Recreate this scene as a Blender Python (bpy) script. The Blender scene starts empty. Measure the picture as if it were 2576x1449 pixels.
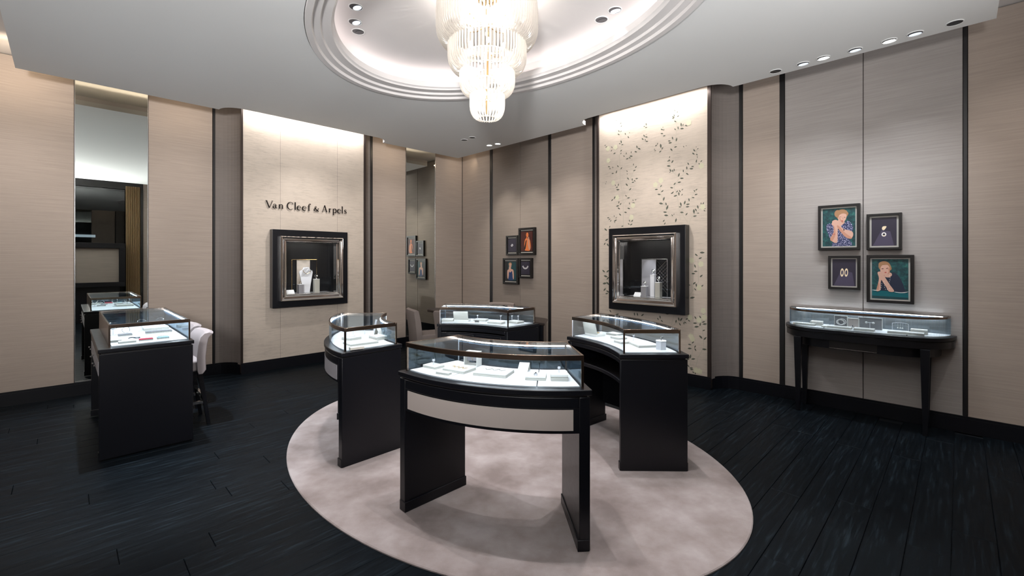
import bpy, bmesh, math, random
from mathutils import Vector, Matrix
from mathutils.geometry import tessellate_polygon
random.seed(7)
SC = bpy.context.scene
COL = SC.collection
PI = math.pi
Q = math.sqrt(0.5)

# ------------------------------------------------------------ camera
cam_d = bpy.data.cameras.new('camera')
cam = bpy.data.objects.new('camera', cam_d)
COL.objects.link(cam)
cam.location = (0, 0, 1.6)
cam.rotation_euler = (PI / 2, 0, 0)
cam_d.sensor_width = 36
cam_d.lens = 1125 / 2576 * 36
cam_d.shift_y = -(724.5 - 655) / 2576
cam_d.clip_start = 0.05
SC.camera = cam

# ------------------------------------------------------------ world and exposure
w = bpy.data.worlds.new('world')
w.use_nodes = True
w.node_tree.nodes['Background'].inputs[0].default_value = (0.02, 0.025, 0.035, 1)
w.node_tree.nodes['Background'].inputs[1].default_value = 0.3
SC.world = w
SC.view_settings.view_transform = 'Standard'
SC.view_settings.look = 'None'
SC.view_settings.gamma = 1
SC.view_settings.use_curve_mapping = False
SC.view_settings.exposure = 0.0
SC.cycles.max_bounces = 9
SC.cycles.diffuse_bounces = 6
SC.cycles.glossy_bounces = 5
SC.cycles.transmission_bounces = 6
SC.cycles.transparent_max_bounces = 40
SC.cycles.caustics_reflective = False
SC.cycles.caustics_refractive = False
SC.cycles.sample_clamp_indirect = 4.0
SC.cycles.sample_clamp_direct = 0

# ------------------------------------------------------------ room frame
# the two walls meet in a corner at C; s runs along a wall from the corner, d runs into the room
CX, CY = -1.045, 9.405
def LW(s, d, z=0.0): return Vector((CX - Q * s + Q * d, CY - Q * s - Q * d, z))
def RW(s, d, z=0.0): return Vector((CX + Q * s - Q * d, CY - Q * s - Q * d, z))
ZC, ZT, ZW = 3.58, 3.64, 3.87     # dropped ceiling underside and top, upper ceiling
HB = 0.155                        # baseboard height

# ------------------------------------------------------------ lamps
def aim(o, target):
    o.rotation_euler = (Vector(target) - o.location).to_track_quat('-Z', 'Y').to_euler()
def spot(loc, target, watts, angle, col=(1, .93, .86), blend=.25, r=.025):
    l = bpy.data.lights.new('spot_lamp', 'SPOT'); o = bpy.data.objects.new('spot_lamp', l); COL.objects.link(o)
    l.energy = watts; l.spot_size = math.radians(angle); l.spot_blend = blend; l.color = col; l.shadow_soft_size = r
    o.location = loc; aim(o, target); return o
def area(loc, target, watts, sx, sy, col=(1, .93, .86), rot=None, spread=180):
    l = bpy.data.lights.new('area_lamp', 'AREA'); o = bpy.data.objects.new('area_lamp', l); COL.objects.link(o)
    l.shape = 'RECTANGLE'; l.size = sx; l.size_y = sy; l.energy = watts; l.color = col; l.spread = math.radians(spread)
    o.location = loc
    if rot is None: aim(o, target)
    else:                                   # rot = direction of the long side
        z = (o.location - Vector(target)).normalized(); x = Vector(rot).normalized(); y = z.cross(x).normalized(); x = y.cross(z)
        o.rotation_euler = Matrix((x, y, z)).transposed().to_euler()
    return o
OC = Vector((-0.213, 3.843, 0))             # centre of the oval in the ceiling
def oval(a, b, t, z=0.0, c=OC):             # long axis runs along (1,-1)
    x, y = a * math.cos(t), b * math.sin(t)
    return Vector((c.x + Q * x + Q * y, c.y - Q * x + Q * y, z))

K = 1.0
NEUTRAL, COOL, WARM = (1, .945, .90), (.90, .95, 1.0), (1, .80, .58)
# spots over the desks, from the fittings in the oval and their partners nearer the camera
for p, t, e in (((.05, 2.69), (-.25, 2.7), 150), ((-.42, 2.79), (.1, 2.65), 150),
                ((.97, 3.68), (1.15, 3.6), 160), ((.933, 4.054), (1.0, 4.1), 90),
                ((-1.36, 3.63), (-1.3, 3.75), 160), ((-1.4, 4.0), (-1.5, 4.2), 80), ((-1.5, 4.256), (-1.7, 4.8), 60),
                ((-.75, 4.95), (-.5, 5.1), 60)):
    spot((p[0], p[1], 3.80), (t[0], t[1], 0), e * K, 62, (1, .94, .92), .45)
spot((-.2, 3.45, 3.8), (-.1, 3.2, 0), 60 * K, 75, (1, .94, .92), .5)
spot((-3.35, 4.08, 3.56), (-3.3, 4.1, 0), 620 * K, 66, COOL, .5)
# row along the right wall over the console
for s_, e in ((5.93, 14), (6.17, 26), (6.42, 40), (6.68, 30), (6.95, 46), (7.12, 26), (7.38, 18)):
    spot(RW(s_, .66, 3.56), RW(s_, .25, 0), e * K, 66, (.93, .96, 1.0), 1.0)
for s_, e in ((6.35, 42), (7.0, 42)):
    spot(RW(s_, .80, 3.56), RW(s_, -.05, 1.05), e * K, 80, (.95, .97, 1.0), 1.0)
# picture lights at the back
for s_, d_, e in ((1.35, .55, 75), (2.0, .55, 75)):
    spot(RW(s_, d_ + .12, 3.56), RW(s_, -.05, 1.0), e * K, 66, (1, .92, .82), 1.0)
# wall washers
for s_, e in ((2.9, 62), (5.70, 42)):
    spot(RW(s_, 1.0, 3.56), RW(s_, 0, 1.0), e * K, 90, (1, .92, .86), 1.0)
spot(RW(8.0, 1.3, 3.8), RW(7.9, 0, 1.0), 55 * K, 90, (1, .93, .88), 1.0)
for s_, e in ((4.8, 38), (6.3, 58), (1.7, 45)):
    spot(LW(s_, 1.1, 3.56), LW(s_, 0, 1.1), e * K, 95, (1, .90, .82), 1.0)
# light slots above the wall edges
area(LW(3.22, .40, 3.74), LW(3.22, .28, 3.0), 16 * K, 1.8, .03, (1, .95, .92), rot=(Q, Q, 0))
area(RW(4.38, .40, 3.74), RW(4.38, .28, 3.0), 16 * K, 1.55, .03, (1, .95, .92), rot=(Q, -Q, 0))
for W_, s_, L_, e, dr in ((LW, 5.5, 1.9, 9, (Q, Q, 0)), (LW, 1.35, 1.3, 5, (Q, Q, 0))):
    area(W_(s_, .553, 3.646), W_(s_, .12, 3.95), e * K, L_, .012, WARM, rot=dr)
for W_, s_, L_, e, dr in ((LW, 4.78, .56, 1.2, (Q, Q, 0)), (LW, 6.35, .85, 2.4, (Q, Q, 0)), (LW, 1.74, .55, 1.4, (Q, Q, 0)), (LW, .22, .3, .5, (Q, Q, 0)), (RW, .5, .6, .6, (Q, -Q, 0))):
    area(W_(s_, .49, 3.615), W_(s_, 0, 3.45), e * K, L_, .015, WARM, rot=dr)
# brand panels from the front
spot(LW(3.22, 1.6, 3.56), LW(3.22, .27, 1.1), 120 * K, 85, (1, .94, .90), 1.0)
spot(RW(4.38, 1.6, 3.56), RW(4.38, .27, 1.1), 120 * K, 85, (1, .94, .90), 1.0)

# added fill lamps on the shopfront side, unseen behind the camera
def FPv(a, b, z): return Vector((CX - Q * a + Q * b, CY - Q * a - Q * b, z))
for a_, e in ((3.6, 10), (5.2, 10), (6.8, 12)):
    spot(FPv(a_, 7.7, 3.8), FPv(a_ - .1, 5.2, .6), e * K, 100, (1, .95, .92), 1.0, .12)  # weak downward spots added to lift the counter fronts
for a_, e in ((3.3, 185), (7.3, 1900)):
    spot(FPv(a_, 8.2, 2.35), FPv(2.3 if a_ < 5 else 6.4, 6.6, 3.58), e * K, 130, (1, .98, .97), 1.0, .28)  # upward spots added to brighten the ceiling

# ------------------------------------------------------------ materials
MATS = {}
def mat(name):
    m = bpy.data.materials.new(name); m.use_nodes = True; MATS[name] = m
    nt = m.node_tree; return m, nt, nt.nodes, nt.links, nt.nodes['Principled BSDF']
def setp(b, **k):
    for a, v in k.items():
        n = {'col': 'Base Color', 'rough': 'Roughness', 'metal': 'Metallic', 'spec': 'Specular IOR Level', 'coat': 'Coat Weight', 'ior': 'IOR'}[a]
        b.inputs[n].default_value = (*v, 1) if isinstance(v, tuple) else v
def mapped(N, L, scale, coord='Object', obj_random=False):
    tc = N.new('ShaderNodeTexCoord'); mp = N.new('ShaderNodeMapping'); mp.inputs['Scale'].default_value = scale
    L.new(tc.outputs[coord], mp.inputs['Vector'])
    if obj_random:
        oi = N.new('ShaderNodeObjectInfo'); mu = N.new('ShaderNodeMath'); mu.operation = 'MULTIPLY'; mu.inputs[1].default_value = 40
        L.new(oi.outputs['Random'], mu.inputs[0]); L.new(mu.outputs[0], mp.inputs['Location'])
    return mp
def noise(N, L, mp, scale, detail=3, rough=.6):
    n = N.new('ShaderNodeTexNoise'); n.inputs['Scale'].default_value = scale; n.inputs['Detail'].default_value = detail; n.inputs['Roughness'].default_value = rough
    L.new(mp.outputs[0], n.inputs['Vector']); return n
def ramp(N, L, src, stops):
    r = N.new('ShaderNodeValToRGB'); L.new(src, r.inputs[0])
    while len(r.color_ramp.elements) < len(stops): r.color_ramp.elements.new(.5)
    for e, (p, c) in zip(r.color_ramp.elements, stops): e.position = p; e.color = (*c, 1)
    return r
def bump(N, L, src, b, strength, dist=.002):
    bp = N.new('ShaderNodeBump'); bp.inputs['Strength'].default_value = strength; bp.inputs['Distance'].default_value = dist
    L.new(src, bp.inputs['Height']); L.new(bp.outputs[0], b.inputs['Normal']); return bp
def plain(name, col, rough=.5, metal=0, spec=.5, coat=0):
    m, nt, N, L, b = mat(name); setp(b, col=col, rough=rough, metal=metal, spec=spec, coat=coat)
    mp = mapped(N, L, (1, 1, 1)); n = noise(N, L, mp, 35, 2)
    r = N.new('ShaderNodeMapRange'); r.inputs['To Min'].default_value = max(0, rough - .03); r.inputs['To Max'].default_value = min(1, rough + .05)
    L.new(n.outputs['Fac'], r.inputs['Value']); L.new(r.outputs[0], b.inputs['Roughness'])
    return m
def fabric(name, c, streak=.085):
    m, nt, N, L, b = mat(name); setp(b, rough=.75, spec=.25)
    mp = mapped(N, L, (2.2, 2.2, 95)); n = noise(N, L, mp, 1.0, 4, .65)
    lo = tuple(x * (1 - streak) for x in c); hi = tuple(min(1, x * (1 + streak)) for x in c)
    r = ramp(N, L, n.outputs['Fac'], [(.32, lo), (.68, hi)])
    L.new(r.outputs[0], b.inputs['Base Color']); bump(N, L, n.outputs['Fac'], b, .5, .0015); return m
fabric('fabric_beige', (.39, .328, .283))
fabric('fabric_grey', (.36, .335, .32))
fabric('fabric_taupe', (.275, .235, .205))
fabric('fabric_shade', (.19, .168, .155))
def leafm(name, tint):
    m, nt, N, L, b = mat(name); setp(b, rough=.5, metal=.25, spec=.4)
    mp = mapped(N, L, (1, 1, 1)); n = noise(N, L, mp, 2.0, 6, .7)
    mp2 = mapped(N, L, (3, 3, 26)); n2 = noise(N, L, mp2, 2.2, 4, .7)
    mx = N.new('ShaderNodeMath'); mx.operation = 'MULTIPLY_ADD'; mx.inputs[1].default_value = .6; L.new(n2.outputs['Fac'], mx.inputs[0]); 
    m2 = N.new('ShaderNodeMath'); m2.operation = 'MULTIPLY'; m2.inputs[1].default_value = .5; L.new(n.outputs['Fac'], m2.inputs[0]); L.new(m2.outputs[0], mx.inputs[2])
    r = ramp(N, L, mx.outputs[0], [(.36, tuple(x * .78 for x in tint)), (.52, tint), (.7, tuple(min(1, x * 1.10) for x in tint))])
    L.new(r.outputs[0], b.inputs['Base Color']); bump(N, L, n2.outputs['Fac'], b, .25, .001); return m
leafm('silver_leaf', (.56, .49, .42))
leafm('gilt_paper', (.58, .505, .43))
plain('lacquer', (.0045, .005, .0075), .32, 0, .35)
plain('trim_black', (.008, .008, .009), .4)
plain('trim_bronze', (.05, .038, .034), .35, .6)
plain('bronze', (.27, .205, .165), .22, 1)
plain('bronze_dark', (.10, .078, .066), .25, 1)
plain('chrome', (.90, .87, .85), .06, 1)
plain('steel', (.6, .6, .6), .2, 1)
plain('gold', (.75, .52, .25), .2, 1)
plain('ceiling_paint', (.84, .86, .86), .8, 0, .2)
plain('dome_paint', (.74, .72, .715), .8, 0, .2)
plain('board_white', (.80, .81, .83), .5)
plain('tray_white', (.80, .79, .75), .6)
plain('tray_side', (.55, .54, .49), .6)
plain('velvet_grey', (.22, .22, .23), .8)
plain('display_dark', (.02, .02, .024), .6)
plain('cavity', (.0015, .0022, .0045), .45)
plain('acrylic_white', (.86, .87, .92), .3)
plain('upholstery', (.34, .305, .312), .85, 0, .2)
plain('upholstery_taupe', (.23, .195, .18), .85, 0, .2)
plain('frame_black', (.008, .007, .007), .35)
plain('mat_board', (.42, .41, .38), .6)
plain('leaf_print', (.085, .095, .07), .6)
plain('stem_print', (.50, .45, .37), .6)
plain('flower_print', (.60, .58, .42), .6)
plain('letter_bronze', (.010, .006, .005), .55, 0, .2)
plain('seam', (.05, .045, .04), .7)
plain('curtain', (.42, .30, .17), .7)
plain('mall', (.03, .032, .036), .5)
plain('red', (.55, .04, .08), .5)
plain('blue', (.35, .55, .62), .5)
plain('gem_dark', (.01, .012, .02), .1)
plain('pearl', (.85, .85, .84), .2)
plain('can_dark', (.02, .022, .028), .4)
plain('silver_cloth', (.56, .50, .47), .5, .15)
plain('silver_cloth_light', (.36, .355, .385), .5, .15)
m, nt, N, L, b = mat('mirror'); setp(b, col=(.80, .84, .80), rough=.0, metal=1)
mp = mapped(N, L, (1, 1, 1)); n = noise(N, L, mp, 3); r = ramp(N, L, n.outputs['Fac'], [(0, (.79, .83, .79)), (1, (.81, .85, .81))]); L.new(r.outputs[0], b.inputs['Base Color'])
# dark stained oak plank
m, nt, N, L, b = mat('plank_oak'); setp(b, spec=.08); b.inputs['Specular Tint'].default_value = (.78, .9, 1, 1)
mp = mapped(N, L, (1.2, 16, 1), obj_random=True); n = noise(N, L, mp, 3.0, 6, .7)
mp2 = mapped(N, L, (.8, 4.5, 1), obj_random=True); wv = N.new('ShaderNodeTexWave'); wv.wave_type = 'RINGS'; wv.inputs['Scale'].default_value = 2.2; wv.inputs['Distortion'].default_value = 7; wv.inputs['Detail'].default_value = 3; L.new(mp2.outputs[0], wv.inputs['Vector'])
r = ramp(N, L, n.outputs['Fac'], [(.3, (.0008, .0014, .0022)), (.55, (.0026, .0043, .0064)), (.75, (.014, .023, .031))])
L.new(r.outputs[0], b.inputs['Base Color'])
rr = N.new('ShaderNodeMapRange'); rr.inputs['To Min'].default_value = .36; rr.inputs['To Max'].default_value = .60; L.new(n.outputs['Fac'], rr.inputs['Value']); L.new(rr.outputs[0], b.inputs['Roughness'])
ad = N.new('ShaderNodeMath'); ad.operation = 'MULTIPLY_ADD'; ad.inputs[1].default_value = .25; L.new(wv.outputs['Fac'], ad.inputs[0]); L.new(n.outputs['Fac'], ad.inputs[2])
bump(N, L, ad.outputs[0], b, .5, .0015)
plain('subfloor', (.008, .011, .015), .5)
# rug
m, nt, N, L, b = mat('rug_pile'); setp(b, rough=.95, spec=.1)
mp = mapped(N, L, (1, 1, 1)); n = noise(N, L, mp, 2.6, 6, .62); n2 = noise(N, L, mp, 330, 2)
r = ramp(N, L, n.outputs['Fac'], [(.33, (.175, .145, .140)), (.5, (.255, .220, .218)), (.66, (.34, .308, .312))])
L.new(r.outputs[0], b.inputs['Base Color']); bump(N, L, n2.outputs['Fac'], b, .6, .003)
b.inputs['Sheen Weight'].default_value = .25
# thin pane of glass: clear with a mirror-like share that grows at grazing angles
def glassm(name, tint, f0=1.45, gcol=(1, 1, 1)):
    m, nt, N, L, b = mat(name); N.remove(b)
    tr = N.new('ShaderNodeBsdfTransparent'); tr.inputs[0].default_value = (*tint, 1)
    gl = N.new('ShaderNodeBsdfGlossy'); gl.inputs['Roughness'].default_value = .01; gl.inputs[0].default_value = (*gcol, 1)
    ge = N.new('ShaderNodeNewGeometry'); dp = N.new('ShaderNodeVectorMath'); dp.operation = 'DOT_PRODUCT'
    L.new(ge.outputs['Normal'], dp.inputs[0]); L.new(ge.outputs['Incoming'], dp.inputs[1])
    ab = N.new('ShaderNodeMath'); ab.operation = 'ABSOLUTE'; L.new(dp.outputs['Value'], ab.inputs[0])
    om = N.new('ShaderNodeMath'); om.operation = 'SUBTRACT'; om.inputs[0].default_value = 1; L.new(ab.outputs[0], om.inputs[1])
    pw = N.new('ShaderNodeMath'); pw.operation = 'POWER'; pw.inputs[1].default_value = 5; L.new(om.outputs[0], pw.inputs[0])
    r0 = ((f0 - 1) / (f0 + 1)) ** 2
    fr = N.new('ShaderNodeMath'); fr.operation = 'MULTIPLY_ADD'; fr.inputs[1].default_value = (1 - r0) * .8; fr.inputs[2].default_value = r0; L.new(pw.outputs[0], fr.inputs[0])
    mx = N.new('ShaderNodeMixShader'); L.new(fr.outputs[0], mx.inputs[0]); L.new(tr.outputs[0], mx.inputs[1]); L.new(gl.outputs[0], mx.inputs[2])
    L.new(mx.outputs[0], N['Material Output'].inputs['Surface']); return m
glassm('glass', (.93, .965, .985), 1.8, (.70, .86, 1))
glassm('glass_clear', (.97, .975, .97), 1.3)
glassm('glass_shopfront', (.35, .37, .38), 1.6)
# cut crystal rod: milky transmission with a sharp surface
m, nt, N, L, b = mat('crystal'); N.remove(b)
tl = N.new('ShaderNodeBsdfTranslucent'); tl.inputs[0].default_value = (.80, .77, .73, 1)
df = N.new('ShaderNodeBsdfDiffuse'); df.inputs[0].default_value = (.62, .60, .57, 1)
gl = N.new('ShaderNodeBsdfGlossy'); gl.inputs['Roughness'].default_value = .12
tp = N.new('ShaderNodeBsdfTransparent')
a1 = N.new('ShaderNodeMixShader'); a1.inputs[0].default_value = .4; L.new(tl.outputs[0], a1.inputs[1]); L.new(df.outputs[0], a1.inputs[2])
a2 = N.new('ShaderNodeMixShader'); a2.inputs[0].default_value = .15; L.new(a1.outputs[0], a2.inputs[1]); L.new(gl.outputs[0], a2.inputs[2])
a3 = N.new('ShaderNodeMixShader'); a3.inputs[0].default_value = .35; L.new(a2.outputs[0], a3.inputs[1]); L.new(tp.outputs[0], a3.inputs[2])
L.new(a3.outputs[0], N['Material Output'].inputs['Surface'])
def emit(name, col, s):
    m, nt, N, L, b = mat(name); setp(b, col=(.8, .8, .8)); b.inputs['Emission Color'].default_value = (*col, 1); b.inputs['Emission Strength'].default_value = s; return m
emit('led_case', (.90, .95, 1.0), 52)
emit('led_cove', (1, .90, .88), 4.8)
emit('bulb', (1, .90, .76), 30)
emit('lamp_lit', (1, .97, .92), 12)
emit('lamp_dim', (.75, .85, 1), .9)
emit('mall_light', (.8, .9, 1), 3)
# print inks
def ink(name, col): plain('ink_' + name, col, .45)
ink('teal_dark', (.006, .045, .055)); ink('teal', (.0, .10, .12)); ink('skin', (.50, .25, .17)); ink('skin_light', (.60, .36, .28))
ink('blonde', (.34, .18, .09)); ink('hair_dark', (.05, .015, .01)); ink('navy', (.012, .018, .04)); ink('amber', (.62, .17, .05)); ink('maroon', (.05, .008, .006))
ink('cobalt', (.015, .04, .13)); ink('plum', (.022, .018, .035)); ink('violet', (.06, .05, .09)); ink('cream', (.80, .66, .45)); ink('silver', (.62, .62, .64)); ink('black', (.006, .006, .008)); ink('lip', (.45, .05, .04)); ink('white', (.85, .83, .8))
m, nt, N, L, b = mat('ink_floral'); setp(b, rough=.5)
mp = mapped(N, L, (1, 1, 1)); v = N.new('ShaderNodeTexVoronoi'); v.inputs['Scale'].default_value = 90; L.new(mp.outputs[0], v.inputs['Vector'])
r = ramp(N, L, v.outputs['Distance'], [(.25, (.42, .40, .55)), (.45, (.06, .07, .17)), (.6, (.02, .03, .09))]); L.new(r.outputs[0], b.inputs['Base Color'])
m, nt, N, L, b = mat('ink_foliage'); setp(b, rough=.5)
mp = mapped(N, L, (1, 1, 1)); n = noise(N, L, mp, 26, 5, .7)
r = ramp(N, L, n.outputs['Fac'], [(.42, (.004, .03, .04)), (.58, (.01, .085, .085)), (.7, (.03, .16, .13))]); L.new(r.outputs[0], b.inputs['Base Color'])

# ------------------------------------------------------------ mesh building
class MB:
    """collects shapes in world (or the parent's local) coordinates and links them as one mesh"""
    def __init__(s): s.v = []; s.f = []; s.mi = []; s.m = 0
    def add(s, vs, fs):
        n = len(s.v); s.v += [tuple(x) for x in vs]
        for f in fs: s.f.append(tuple(n + i for i in f)); s.mi.append(s.m)
    def box(s, x0, x1, y0, y1, z0, z1):
        s.prism([(x0, y0), (x1, y0), (x1, y1), (x0, y1)], z0, z1)
    def rbox(s, c, sx, sy, z0, z1, a=0):
        ca, sa = math.cos(a), math.sin(a)
        s.prism([(c[0] + ca * x - sa * y, c[1] + sa * x + ca * y) for x, y in ((-sx/2, -sy/2), (sx/2, -sy/2), (sx/2, sy/2), (-sx/2, sy/2))], z0, z1)
    def prism(s, poly, z0, z1, chamfer=0):
        n = len(poly); a = sum(poly[i][0] * poly[(i+1) % n][1] - poly[(i+1) % n][0] * poly[i][1] for i in range(n))
        if a < 0: poly = poly[::-1]
        vs = [(p[0], p[1], z0) for p in poly] + [(p[0], p[1], z1) for p in poly]
        fs = [tuple(range(n))[::-1], tuple(range(n, 2 * n))] + [(i, (i+1) % n, n + (i+1) % n, n + i) for i in range(n)]
        s.add(vs, fs)
    def wbox(s, W, s0, s1, d0, d1, z0, z1):
        s.prism([tuple(W(a, b))[:2] for a, b in ((s0, d0), (s1, d0), (s1, d1), (s0, d1))], z0, z1)
    def tube(s, pts, r, n=8, closed=False, cap=True):
        pts = [Vector(p) for p in pts]; m_ = len(pts); rs = r if isinstance(r, (list, tuple)) else [r] * m_
        rings = []; up = None
        for i, p in enumerate(pts):
            t = (pts[(i+1) % m_] - pts[i-1]) if closed else (pts[min(i+1, m_-1)] - pts[max(i-1, 0)])
            t.normalize()
            if up is None:
                up = t.orthogonal().normalized()
            up = (up - t * up.dot(t)).normalized(); bn = t.cross(up)
            rings.append([p + up * (rs[i] * math.cos(2*PI*k/n)) + bn * (rs[i] * math.sin(2*PI*k/n)) for k in range(n)])
        vs = [v for r_ in rings for v in r_]; fs = []
        for i in range(m_ if closed else m_ - 1):
            j = (i + 1) % m_
            for k in range(n): fs.append((i*n+k, i*n+(k+1) % n, j*n+(k+1) % n, j*n+k))
        if cap and not closed: fs += [tuple(range(n))[::-1], tuple((m_-1)*n + k for k in range(n))]
        s.add(vs, fs)
    def rect_ring(s, ox, oz0, oz1, ix, iz0, iz1, y0, y1):
        """a square ring in the local x-z plane without joints"""
        L_ = [[(-ox, y, oz0), (ox, y, oz0), (ox, y, oz1), (-ox, y, oz1)] for y in (y0, y1)] + [[(-ix, y, iz0), (ix, y, iz0), (ix, y, iz1), (-ix, y, iz1)] for y in (y1, y0)]
        s.add([v for l in L_ for v in l], [(i*4+k, i*4+(k+1) % 4, ((i+1) % 4)*4+(k+1) % 4, ((i+1) % 4)*4+k) for i in range(4) for k in range(4)])
    def lathe(s, prof, n=24, c=(0, 0, 0), a=1, b=1, close=False):
        vs = [(c[0] + r*a*math.cos(2*PI*k/n), c[1] + r*b*math.sin(2*PI*k/n), c[2] + z) for r, z in prof for k in range(n)]
        fs = []; m_ = len(prof)
        for i in range(m_ if close else m_ - 1):
            j = (i+1) % m_
            for k in range(n): fs.append((i*n+k, i*n+(k+1) % n, j*n+(k+1) % n, j*n+k))
        if not close: fs += [tuple(range(n))[::-1], tuple((m_-1)*n+k for k in range(n))]
        s.add(vs, fs)
    def cyl(s, c, r, z0, z1, n=20): s.lathe([(r, z0), (r, z1)], n, (c[0], c[1], 0))
    def sphere(s, c, r, n=12, m_=8, sz=1):
        s.lathe([(r * math.sin(PI * (i + .02) / (m_ + .04)), -r * sz * math.cos(PI * (i + .02) / (m_ + .04))) for i in range(m_ + 1)], n, c)
    def flat(s, pts, y):        # polygon in the local x-z plane at depth y
        s.add([(x, y, z) for x, z in pts], [tuple(range(len(pts)))])
    def build(s, name, m, parent=None, smooth=False, bevel=0, seg=2, world=False, label=None):
        me = bpy.data.meshes.new(name)
        vs = s.v
        if world and parent is not None:
            M = Matrix.Identity(4); p = parent
            while p: M = p.matrix_basis @ M; p = p.parent
            Mi = M.inverted(); vs = [tuple(Mi @ Vector(v)) for v in vs]
        me.from_pydata(vs, [], s.f)
        for mm in (m if isinstance(m, (list, tuple)) else [m]): me.materials.append(MATS[mm])
        if isinstance(m, (list, tuple)): me.polygons.foreach_set('material_index', s.mi)
        if smooth: me.polygons.foreach_set('use_smooth', [True] * len(s.f))
        me.update()
        bm = bmesh.new(); bm.from_mesh(me); bmesh.ops.recalc_face_normals(bm, faces=bm.faces); bm.to_mesh(me); bm.free()
        o = bpy.data.objects.new(name, me); COL.objects.link(o)
        if parent is not None: o.parent = parent
        if smooth:
            try: me.set_sharp_from_angle(angle=math.radians(35))
            except Exception: pass
        if bevel:
            md = o.modifiers.new('bevel', 'BEVEL'); md.width = bevel; md.segments = seg; md.limit_method = 'ANGLE'; md.angle_limit = math.radians(40)
        if label: o['label'] = label
        return o
def thing(name, label, cat, loc=(0, 0, 0), rz=0, group=None):
    o = bpy.data.objects.new(name, None); COL.objects.link(o); o.location = loc; o.rotation_euler = (0, 0, rz)
    o.empty_display_size = .1; tag(o, label, cat, group); return o
def tag(o, label, cat, group=None):
    o['label'] = label; o['category'] = cat
    if group: o['group'] = group
    return o
def struct(o): o['kind'] = 'structure'; return o
def stuff(o): o['kind'] = 'stuff'; return o
def copy_tree(o, parent=None):
    c = o.copy(); COL.objects.link(c); c.parent = parent
    for ch in list(o.children): copy_tree(ch, c)
    return c
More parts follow.
